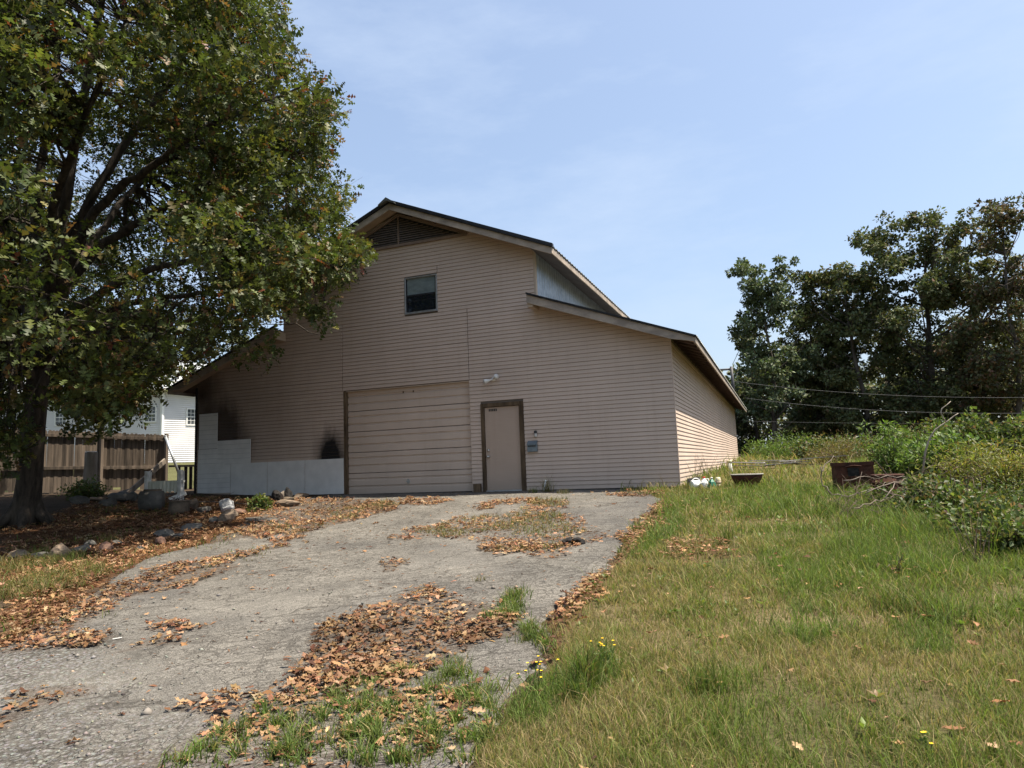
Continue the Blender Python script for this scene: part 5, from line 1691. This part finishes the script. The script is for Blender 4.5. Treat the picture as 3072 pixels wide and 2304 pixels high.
GREEN_C = np.array([.102, .150, .031]); LUSH_C = np.array([.105, .150, .034]); DRY_C = np.array([.27, .21, .105]); OLIVE_C = np.array([.155, .172, .046])
lush_polys = [gpoly(p) for p in [
    [(1600, 1120), (1700, 1060), (1830, 1055), (1960, 1110), (2060, 1150), (1990, 1190), (1850, 1130), (1750, 1120)],
    [(1380, 1130), (1450, 1100), (1480, 1140), (1400, 1200), (1370, 1190)],
    [(1180, 1480), (1260, 1430), (1310, 1460), (1290, 1530), (1200, 1560), (1150, 1530)],
    [(1640, 1340), (1760, 1320), (1850, 1370), (1760, 1400), (1650, 1390)],
    [(1900, 1360), (2060, 1330), (2100, 1400), (1950, 1420)],
    [(1780, 1190), (1900, 1140), (2080, 1190), (2060, 1250), (1880, 1230)],
]]
dry_polys = [gpoly(p) for p in [
    [(1430, 1170), (1560, 1130), (1650, 1180), (1620, 1260), (1480, 1250), (1400, 1220)],
    [(1700, 1010), (1780, 1000), (1800, 1040), (1700, 1060)],
    [(1500, 1240), (1650, 1220), (1700, 1320), (1550, 1340)],
]]


def field_cols(x, y, n):
    f = fbm(x * .55 + 7, y * .55, 81, 3); g2 = fbm(x * 2.2, y * 2.2, 85, 2)
    t = np.clip((f - .40) * 3.2 + (g2 - .5) * 1.2 + .34, 0, 1)
    for p in dry_polys: t = np.where(inside(p, x, y), np.maximum(t, .75), t)
    lushv = np.zeros(n)
    for p in lush_polys: lushv = np.where(inside(p, x + (g2 - .5) * .5, y + (g2 - .5) * .7), 1.0, lushv)
    # each blade is either green or dead
    dead = rng.random(n) < np.where(lushv > 0, .07, .09 + .45 * t)
    c = np.where(dead[:, None], DRY_C, GREEN_C + (OLIVE_C - GREEN_C) * rng.random((n, 1)) * (.4 + t[:, None]))
    c = np.where((lushv > 0)[:, None] & ~dead[:, None], LUSH_C * rng.uniform(.7, 1.3, (n, 1)), c)
    c = c * rng.uniform(.65, 1.35, (n, 1))
    return c, t, lushv


def scatter_field(r0, r1, dens, hmean, wid, seed):
    lr = np.random.default_rng(seed)
    x0, x1, y0, y1 = CAM[0] - r1, CAM[0] + r1, CAM[1] - 1, min(CAM[1] + r1, 48)
    x0 = max(x0, -6); x1 = min(x1, 30)
    n = int((x1 - x0) * (y1 - y0) * dens)
    x = lr.uniform(x0, x1, n); y = lr.uniform(y0, y1, n)
    r = np.hypot(x - CAM[0], y - CAM[1])
    k = (r >= r0) & (r < r1); x, y = x[k], y[k]
    X, Y, Z = project(np.c_[x, y, terrain(x, y)])
    k = (Z > 1) & (X > -250) & (X < PW + 330) & (Y < PH + 330); x, y = x[k], y[k]
    wv = (fbm(x * 2.5, y * 2.5, 91) - .5) * .35
    k = inside(P_FIELD, x + wv, y + wv); x, y = x[k], y[k]
    sh_ = at_depth(2335, 1398, 24)
    k = ((x - sh_[0]) / 2.2) ** 2 + ((y - sh_[1] + 1.2) / 3.0) ** 2 > 1; x, y = x[k], y[k]
    n = len(x)
    bare = fbm(x * 1.5 + 11, y * 1.5, 95)
    dm = litter_mask(x, y)
    k = lr.random(n) < np.clip(1.25 - np.clip(bare - .47, 0, 1) * 4.5, .3, 1) * (1 - .75 * np.minimum(dm * 1.4, 1)); x, y = x[k], y[k]
    n = len(x)
    col, t, lv = field_cols(x, y, n)
    h = .82 * hmean * lr.gamma(4, .25, n) * (1 + .35 * lv) * (1 - .25 * t) * (.6 + .9 * fbm(x * 3.1, y * 3.1, 97))
    flat = lr.random(n) < .12
    col[flat] = DRY_C * lr.uniform(.45, 1.1, (int(flat.sum()), 1))
    h[flat] *= .45
    ln_ = np.abs(lr.normal(.45, .35, n)) + .15
    ln_[flat] = lr.uniform(1.2, 2.6, int(flat.sum()))
    z = terrain(x, y) + (fbm(x * 1.1, y * 1.1, 31) - .5) * .07 - .01
    return blades(np.c_[x, y, z], h, wid * lr.uniform(.6, 1.4, n), ln_, col)


def scatter_poly(polys, dens, hmean, wid, cols, patch=.5, dist_k=False, fr=1.6):
    out = []
    for p in polys:
        lo, hi = p.min(0), p.max(0)
        n = int(np.prod(hi - lo) * dens)
        x = rng.uniform(lo[0], hi[0], n); y = rng.uniform(lo[1], hi[1], n)
        w = (fbm(x * 3, y * 3, 101) - .5) * .4
        k = inside(p, x + w, y + w) & (rng.random(n) < np.clip((fbm(x * fr, y * fr, 107) - patch) * 6, 0, 1)); x, y = x[k], y[k]
        n = len(x)
        col = pick_cols(n, cols)
        out.append(blades(np.c_[x, y, terrain(x, y)], hmean * rng.gamma(5, .2, n), wid * rng.uniform(.6, 1.4, n), np.abs(rng.normal(.6, .35, n)) + .2, col))
    return out


def tuft(px, py, n, h, r, wid, cols, lean=.5):
    g_ = ground_at(px, py)
    P = np.c_[g_[0] + rng.normal(0, r, n), g_[1] + rng.normal(0, r, n), np.full(n, g_[2] - .01)]
    return blades(P, h * rng.uniform(.5, 1.15, n), np.full(n, wid), np.abs(rng.normal(lean, .3, n)), pick_cols(n, cols))


GC = [(4, (.075, .115, .024)), (2, (.105, .125, .034)), (1, (.20, .15, .07))]
GD = [(3, (.10, .11, .03)), (3, (.19, .15, .065)), (1, (.075, .10, .024))]
lots = [scatter_field(1.5, 5.5, 11500, .085, .0040, 1), scatter_field(5.5, 9, 5600, .10, .0054, 2), scatter_field(9, 15, 1700, .13, .009, 3),
        scatter_field(15, 26, 450, .19, .02, 4), scatter_field(26, 62, 75, .34, .05, 5)]
lots += scatter_poly(G_polys[:1], 700, .06, .005, GC, .42)
lots += scatter_poly(G_polys[1:2], 800, .07, .005, GC, .30)
GB = [(4, (.10, .145, .034)), (2, (.125, .155, .045)), (.7, (.24, .19, .09))]
for p_, cnt in ((G_polys[0], 95), (G_polys[1], 26)):
    lo, hi = p_.min(0), p_.max(0)
    made = 0
    while made < cnt:
        cx_, cy_ = rng.uniform(lo, hi)
        if not inside(p_, np.array([cx_]), np.array([cy_]))[0] or fbm(np.array([cx_ * 1.6]), np.array([cy_ * 1.6]), 107)[0] < .38: continue
        nb = int(rng.uniform(18, 60)); hh_ = rng.uniform(.05, .13); sp_ = rng.uniform(.015, .05)
        Pq = np.c_[cx_ + rng.normal(0, sp_, nb), cy_ + rng.normal(0, sp_, nb), np.full(nb, tz(cx_, cy_) + .005)]
        lots.append(blades(Pq, hh_ * rng.uniform(.4, 1.2, nb), rng.uniform(.005, .0095, nb), np.abs(rng.normal(.75, .35, nb)), pick_cols(nb, GB)))
        made += 1
lots += scatter_poly(G_polys[2:], 900, .07, .008, GD, .42)
lots += scatter_poly([G_left], 1500, .11, .007, GD, .25)
lots += scatter_poly([L_polys[0]], 130, .07, .009, GC, .5, fr=.9)
for px, py, n, h, r, c_ in [(1760, 2060, 230, .30, .05, GC), (1720, 2110, 120, .22, .05, GC), (2110, 2080, 160, .2, .06, GC), (2700, 1830, 170, .22, .09, GC), (2790, 1850, 120, .22, .07, GC), (1600, 1925, 150, .13, .05, GC), (1550, 1790, 140, .12, .07, GC), (1530, 1850, 120, .1, .06, GC), (1480, 1860, 110, .08, .05, GC),
                            (1640, 1478, 60, .36, .06, GD), (1650, 1478, 40, .45, .05, GD), (1600, 1480, 90, .18, .06, GC), (1690, 1482, 70, .15, .1, GD), (2180, 1630, 60, .3, .03, GC), (2960, 1660, 150, .42, .12, GC), (3000, 1620, 130, .4, .12, GC), (2640, 1590, 220, .24, .16, GC), (2720, 1600, 220, .24, .16, GC), (2560, 1530, 200, .22, .2, GC),
                            (2090, 1480, 120, .16, .12, GC), (2130, 1484, 120, .14, .15, GC), (2060, 1480, 60, .3, .05, GD), (2170, 1470, 90, .2, .1, GC), (2250, 1470, 160, .2, .2, GC), (2300, 1455, 120, .2, .2, GC), (2440, 1600, 90, .16, .1, GC), (2590, 1480, 120, .26, .12, GC),
                            (520, 1470, 60, .25, .1, GD), (330, 1630, 140, .2, .1, GD), (200, 1690, 160, .2, .12, GC), (120, 1670, 120, .2, .12, GC), (1440, 1745, 25, .09, .03, GD), (1370, 2000, 90, .1, .06, GC), (1300, 2060, 90, .1, .07, GC), (1420, 2090, 120, .1, .06, GC), (1260, 2200, 130, .11, .08, GC), (1060, 2220, 130, .11, .07, GC), (880, 2260, 130, .11, .08, GC)]:
    lots.append(tuft(px, py, n, h, r, .006, c_))
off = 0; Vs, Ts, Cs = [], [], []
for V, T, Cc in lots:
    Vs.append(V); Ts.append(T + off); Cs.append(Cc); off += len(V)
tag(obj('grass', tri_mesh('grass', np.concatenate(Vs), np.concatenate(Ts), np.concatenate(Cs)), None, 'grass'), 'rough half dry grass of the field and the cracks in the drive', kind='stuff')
print('grass tris', sum(len(t) for t in Ts))

# low broad leaved weeds through the field
nw = 900
wx_, wy_ = rng.uniform(.3, 8, nw), rng.uniform(-13.5, 2, nw)
kw = inside(P_FIELD, wx_, wy_) & (fbm(wx_ * .9, wy_ * .9, 161) > .45); wx_, wy_ = wx_[kw], wy_[kw]; nw = len(wx_)
wa = rng.uniform(0, 6.283, (nw, 8))
Pw = np.repeat(np.c_[wx_, wy_, terrain(wx_, wy_) + rng.uniform(.0, .05, nw)], 8, 0)
Dw = np.c_[np.cos(wa).ravel(), np.sin(wa).ravel(), rng.uniform(.1, 1.1, nw * 8)]
Nw = rng.normal(0, .25, (nw * 8, 3)); Nw[:, 2] += 1
tag(obj('weeds', leaf_mesh('weeds', Pw, Dw, Nw, np.repeat(rng.uniform(.03, .075, nw), 8) * rng.uniform(.6, 1.2, nw * 8), RHOMB * np.array([.75, 1, 1]), RHOMB_T, pick_cols(nw * 8, [(4, (.09, .135, .03)), (2, (.13, .155, .04)), (1, (.16, .11, .05))])), None, 'leaf_bush'), 'low broad leaved weeds scattered through the grass', kind='stuff')

# dry standing stalks by the sunny wall and lanes of yellow flowers
def stalk_plant(name, px, py, n, h, label, cat, cols=None, flowers=False):
    g_ = ground_at(px, py)
    t = thing(name, g_, label, cat)
    st = MB(); tips = []
    for i in range(n):
        a = np.array([rng.normal(0, .04), rng.normal(0, .04), -.01]); e = a + np.array([rng.normal(0, h * .22), rng.normal(0, h * .22), h * rng.uniform(.65, 1.05)])
        pth = curve_path(a, e, (a + e) / 2 + np.array([0, 0, h * .1]), 5); st.tube(pth, np.linspace(.004, .0015, 5), 4, False); tips.append(pth)
    st.build('stem', 'twig' if not flowers else simple('green stem', (.05, .1, .02), (.08, .14, .03), 6, .7, bstr=0), t)
    if flowers:
        for i, pth in enumerate(tips):
            fm = MB(); c_ = pth[-1]
            for k in range(5):
                an = k * 1.2566 + i
                d = np.array([math.cos(an), math.sin(an), .25]) * .010; s_ = np.array([-math.sin(an), math.cos(an), 0]) * .0045
                fm.add([c_, c_ + d * .6 + s_, c_ + d, c_ + d * .6 - s_], [(0, 1, 2, 3)])
            fm.build('flower', 'yellow', t)
    P = np.concatenate([np.concatenate([p[1:4] + rng.normal(0, .015, (3, 3)) for _ in range(3)]) for p in tips])
    nn = len(P); D = rng.normal(0, 1, (nn, 3)); D[:, 2] += .3; N = rng.normal(0, .5, (nn, 3)); N[:, 2] += 1
    obj('foliage', leaf_mesh('foliage', P, D, N, rng.uniform(.025, .05, nn), LANCE, RHOMB_T, pick_cols(nn, cols or GC)), t, 'leaf_bush')
stalk_plant('yellow_wildflower', 1610, 2085, 11, .2, 'yellow wildflower clump at the driveway edge', 'wildflower', flowers=True)
stalk_plant('yellow_wildflower', 1805, 2010, 9, .2, 'yellow wildflower clump a step into the grass behind the edge one', 'wildflower', flowers=True)
stalk_plant('yellow_wildflower', 2805, 2290, 3, .12, 'tiny yellow wildflower low at the bottom right', 'wildflower', flowers=True)
stalk_plant('dry_weed', 2085, 1452, 9, .75, 'dry brown weed stalks against the sunny wall', 'weed', GD)
stalk_plant('dry_weed', 2120, 1445, 10, .7, 'dry weed stalks further along the sunny wall', 'weed', GD)
stalk_plant('dry_weed', 2930, 1690, 9, .5, 'dark dry weed standing before the right hand bushes', 'weed', GD)
stalk_plant('dry_weed', 2680, 1730, 7, .22, 'small dried weed with dark heads in the open grass', 'weed', [(1, (.06, .045, .02)), (1, (.2, .17, .04))])
stalk_plant('wall_vine', 590 , 1478, 6, .5, 'thin weed stems against the lowest white panel', 'weed', DARKB)

# ------------------------------------------------------------------ fallen leaves
OUT = np.array([(0, 0), (.045, .12), (.16, .22), (.085, .33), (.27, .49), (.13, .60), (.22, .79), (.08, .85), (0, 1.0)])
half = OUT[1:-1]
ring = np.concatenate([OUT, np.c_[-half[::-1, 0], half[::-1, 1]]])
rib = np.array([(0, .33), (0, .62)])
pts2 = np.concatenate([ring, rib])
nr = len(ring); r1, r2 = nr, nr + 1
tr_ = [(0, 1, r1), (1, 2, 3), (1, 3, r1), (3, 4, 5), (r1, 3, 5), (r1, 5, r2), (5, 6, 7), (r2, 5, 7), (r2, 7, 8)]
mir = lambda i: i if i in (0, 8, r1, r2) else nr - i
tr_ += [tuple(mir(i) for i in t)[::-1] for t in tr_]
tr_ = np.array(tr_)


def fallen_tmpl(k):
    lr = np.random.default_rng(900 + k)
    x, y = pts2[:, 0], pts2[:, 1]
    z = lr.uniform(.1, 1.0) * x ** 2 * 3 + lr.uniform(-.25, .5) * (y - .5) ** 2 + lr.normal(0, .04, len(x))
    z += lr.uniform(-.25, .25) * x * (y - .4)
    return np.c_[x, y, z - z.min() * .8]


TM = [fallen_tmpl(k) for k in range(8)]
LC = [(6, (.25, .145, .075)), (4, (.20, .105, .052)), (4, (.30, .19, .105)), (1.6, (.13, .06, .032)), (.9, (.085, .042, .026)), (.8, (.36, .25, .15))]


def scatter_litter():
    X, Y = [], []
    for p, d in zip(L_polys, L_dens):
        lo, hi = p.min(0) - .3, p.max(0) + .3
        A = np.prod(hi - lo); n = int(A * 1250)
        x = rng.uniform(lo[0], hi[0], n); y = rng.uniform(lo[1], hi[1], n)
        X.append(x); Y.append(y)
    x = np.concatenate(X); y = np.concatenate(Y)
    m_ = litter_mask(x, y)
    r = np.hypot(x - CAM[0], y - CAM[1])
    lod = np.clip(1.0 - (r - 6) / 15, .26, 1.0)
    clump = np.clip((fbm(x * 2.6, y * 2.6, 121) - .24) * 2.4, .1, 1)
    k = rng.random(len(x)) < m_ * lod * clump * .62
    x, y = x[k], y[k]
    XX, YY, ZZ = project(np.c_[x, y, terrain(x, y)])
    k = (ZZ > 1) & (XX > -120) & (XX < PW + 100) & (YY < PH + 250)
    x, y = x[k], y[k]
    # loose leaves blown over the drive and the field
    n = 5200
    lx = rng.uniform(-11, 1.2, n); ly = rng.uniform(-13.5, -.2, n)
    pr = np.clip((fbm(lx * 1.1, ly * 1.1, 131) - .42) * 1.2, .02, 1)
    kk = rng.random(n) < pr * .5
    n2 = 650
    fx = rng.uniform(.3, 7, n2); fy = rng.uniform(-13, 0, n2)
    x = np.concatenate([x, lx[kk], fx]); y = np.concatenate([y, ly[kk], fy])
    inw = (y > -.05) & (x > -13.8) & (x < .05)
    return x[~inw], y[~inw]


x, y = scatter_litter()
n = len(x)
m_ = litter_mask(x, y)
z = terrain(x, y) + np.where(drive_mask(x, y), .018, .012) + rng.random(n) * .03 * m_ + np.where(inside(P_FIELD, x, y), .03, 0)
P = np.c_[x, y, z]
an = rng.uniform(0, 6.283, n)
D = np.c_[np.cos(an), np.sin(an), rng.normal(0, .17, n) * (.4 + m_)]
N = np.c_[rng.normal(0, .26, n), rng.normal(0, .26, n), np.ones(n)]
flip = rng.random(n) < .35
N[flip, 2] *= -1
P[flip, 2] += .02
size = rng.uniform(.042, .112, n) * np.where(np.hypot(x - CAM[0], y - CAM[1]) > 11, 1.15, 1)
small = rng.random(n) < .45; size[small] *= .55
col = pick_cols(n, LC)
old = np.clip((fbm(x * 1.3, y * 1.3, 141) - .45) * 3, 0, 1)
col = col * (1 - .5 * old[:, None])
tid = rng.integers(0, 8, n)
dist = np.hypot(x - CAM[0], y - CAM[1])
X, Y, Z = project(P)
vis = (X > 10) & (X < PW - 10) & (Y < PH - 10) & (z > -5)
loose = vis & (m_ <= .01) & ~inside(P_FIELD, x, y) & (dist < 11)
order = np.argsort(np.where(loose, dist, 1e9))
single = order[:min(110, int(loose.sum()))]
# also the nearest leaves of the litter itself
cand = vis & (m_ > 0) & (dist < 6.2) & ~loose
order = np.argsort(np.where(cand, dist + (1 - size * 5), 1e9))[:170]
near_single = order
rest = np.ones(n, bool); rest[single] = False; rest[near_single] = False
parts = []
for k in range(8):
    s_ = rest & (tid == k) & (dist < 10.5)
    parts.append((P[s_], D[s_], N[s_], size[s_], TM[k], tr_, col[s_]))
    s_ = rest & (tid == k) & (dist >= 10.5)
    fl = LOBED.copy(); fl[:, 0] *= .85; fl[:, 2] = fl[:, 2] * (1 + k * .35) + .03 * np.sin(np.arange(len(fl)) * (k + 1.3))
    parts.append((P[s_], D[s_], N[s_], size[s_], fl, LOBED_T, col[s_]))
nb = 52000
bx_, by_ = rng.uniform(-11, 1.2, nb), rng.uniform(-13, -.3, nb)
kb = rng.random(nb) < np.where(litter_mask(bx_, by_) > 0, .75, np.where(drive_mask(bx_, by_), .05 + .09 * (fbm(bx_ * 1.4, by_ * 1.4, 151) > .5), 0))
bx_, by_ = bx_[kb], by_[kb]; nb = len(bx_)
ab = rng.uniform(0, 6.283, nb)
parts.append((np.c_[bx_, by_, terrain(bx_, by_) + .02 + rng.random(nb) * .012], np.c_[np.cos(ab), np.sin(ab), rng.normal(0, .1, nb)], np.c_[rng.normal(0, .3, nb), rng.normal(0, .3, nb), np.ones(nb)],
              rng.gamma(3, .012, nb), LANCE, RHOMB_T, pick_cols(nb, [(2.4, (.06, .034, .022)), (3, (.13, .066, .034)), (2, (.22, .13, .07))])))
tag(obj('leaf_litter', join_leaf(parts, 'leaf_litter'), None, 'litter'), 'drifts of dry brown oak leaves over the drive and leaf bed', kind='stuff')
print('litter', n)
# nearest leaves as leaves of their own
LM = []
for k in range(8):
    for c_i, (w_, cc) in enumerate(LC):
        cols = np.repeat(np.array([cc]), len(pts2), 0)
        me = tri_mesh('fallen_leaf', TM[k], tr_, cols); me.materials.append(MAT['litter']); LM.append(me)
for idx_, lab, grp in ((single, 'dry curled oak leaf lying loose on bare driveway asphalt', 'loose leaves on the asphalt'),
                       (near_single, 'dry tan oak leaf in the drift at the front of the driveway', 'leaves of the front drift')):
    for i in idx_:
        o = bpy.data.objects.new('fallen_leaf', LM[int(tid[i]) * len(LC) + int(rng.choice(len(LC), p=np.array([c[0] for c in LC]) / sum(c[0] for c in LC)))])
        COL.objects.link(o)
        Mx = rot_mats(D[i:i + 1], N[i:i + 1])[0]
        o.matrix_world = Matrix.Translation(Vector(P[i])) @ Matrix(Mx.tolist()).to_4x4() @ Matrix.Scale(float(size[i]), 4)
        tag(o, lab, 'leaf', grp)

# loose grit near the road
n = 5200
x = rng.uniform(-8.5, 1.5, n); y = rng.uniform(-13.2, -9.2, n)
g_ = np.clip((-10.6 - y - .35 * (x + 4)) / 1.6, 0, 1)
k = (rng.random(n) < .12 + .8 * g_) & drive_mask(x, y)
x, y = x[k], y[k]; n = len(x)
OCT = np.array([(1, 0, 0), (-1, 0, 0), (0, 1, 0), (0, -1, 0), (0, 0, .7), (0, 0, -.7)], float)
OT = np.array([(0, 2, 4), (2, 1, 4), (1, 3, 4), (3, 0, 4), (2, 0, 5), (1, 2, 5), (3, 1, 5), (0, 3, 5)])
D = rng.normal(0, 1, (n, 3)); D[:, 2] *= .3; N = rng.normal(0, .3, (n, 3)); N[:, 2] += 1
gc = pick_cols(n, [(4, (.17, .16, .14)), (3, (.11, .105, .095)), (1, (.22, .18, .13)), (.6, (.15, .09, .065))])
me = leaf_mesh('gravel', np.c_[x, y, terrain(x, y) + .016], D, N, rng.gamma(3, .0028, n), OCT, OT, gc)
m, nt, b = M('grit')
at = nt.nodes.new('ShaderNodeAttribute'); at.attribute_name = 'Col'; nt.links.new(at.outputs['Color'], b.inputs['Base Color']); b.inputs['Roughness'].default_value = .95
tag(obj('gravel', me, None, m), 'loose stone grit on the lower drive', kind='stuff')
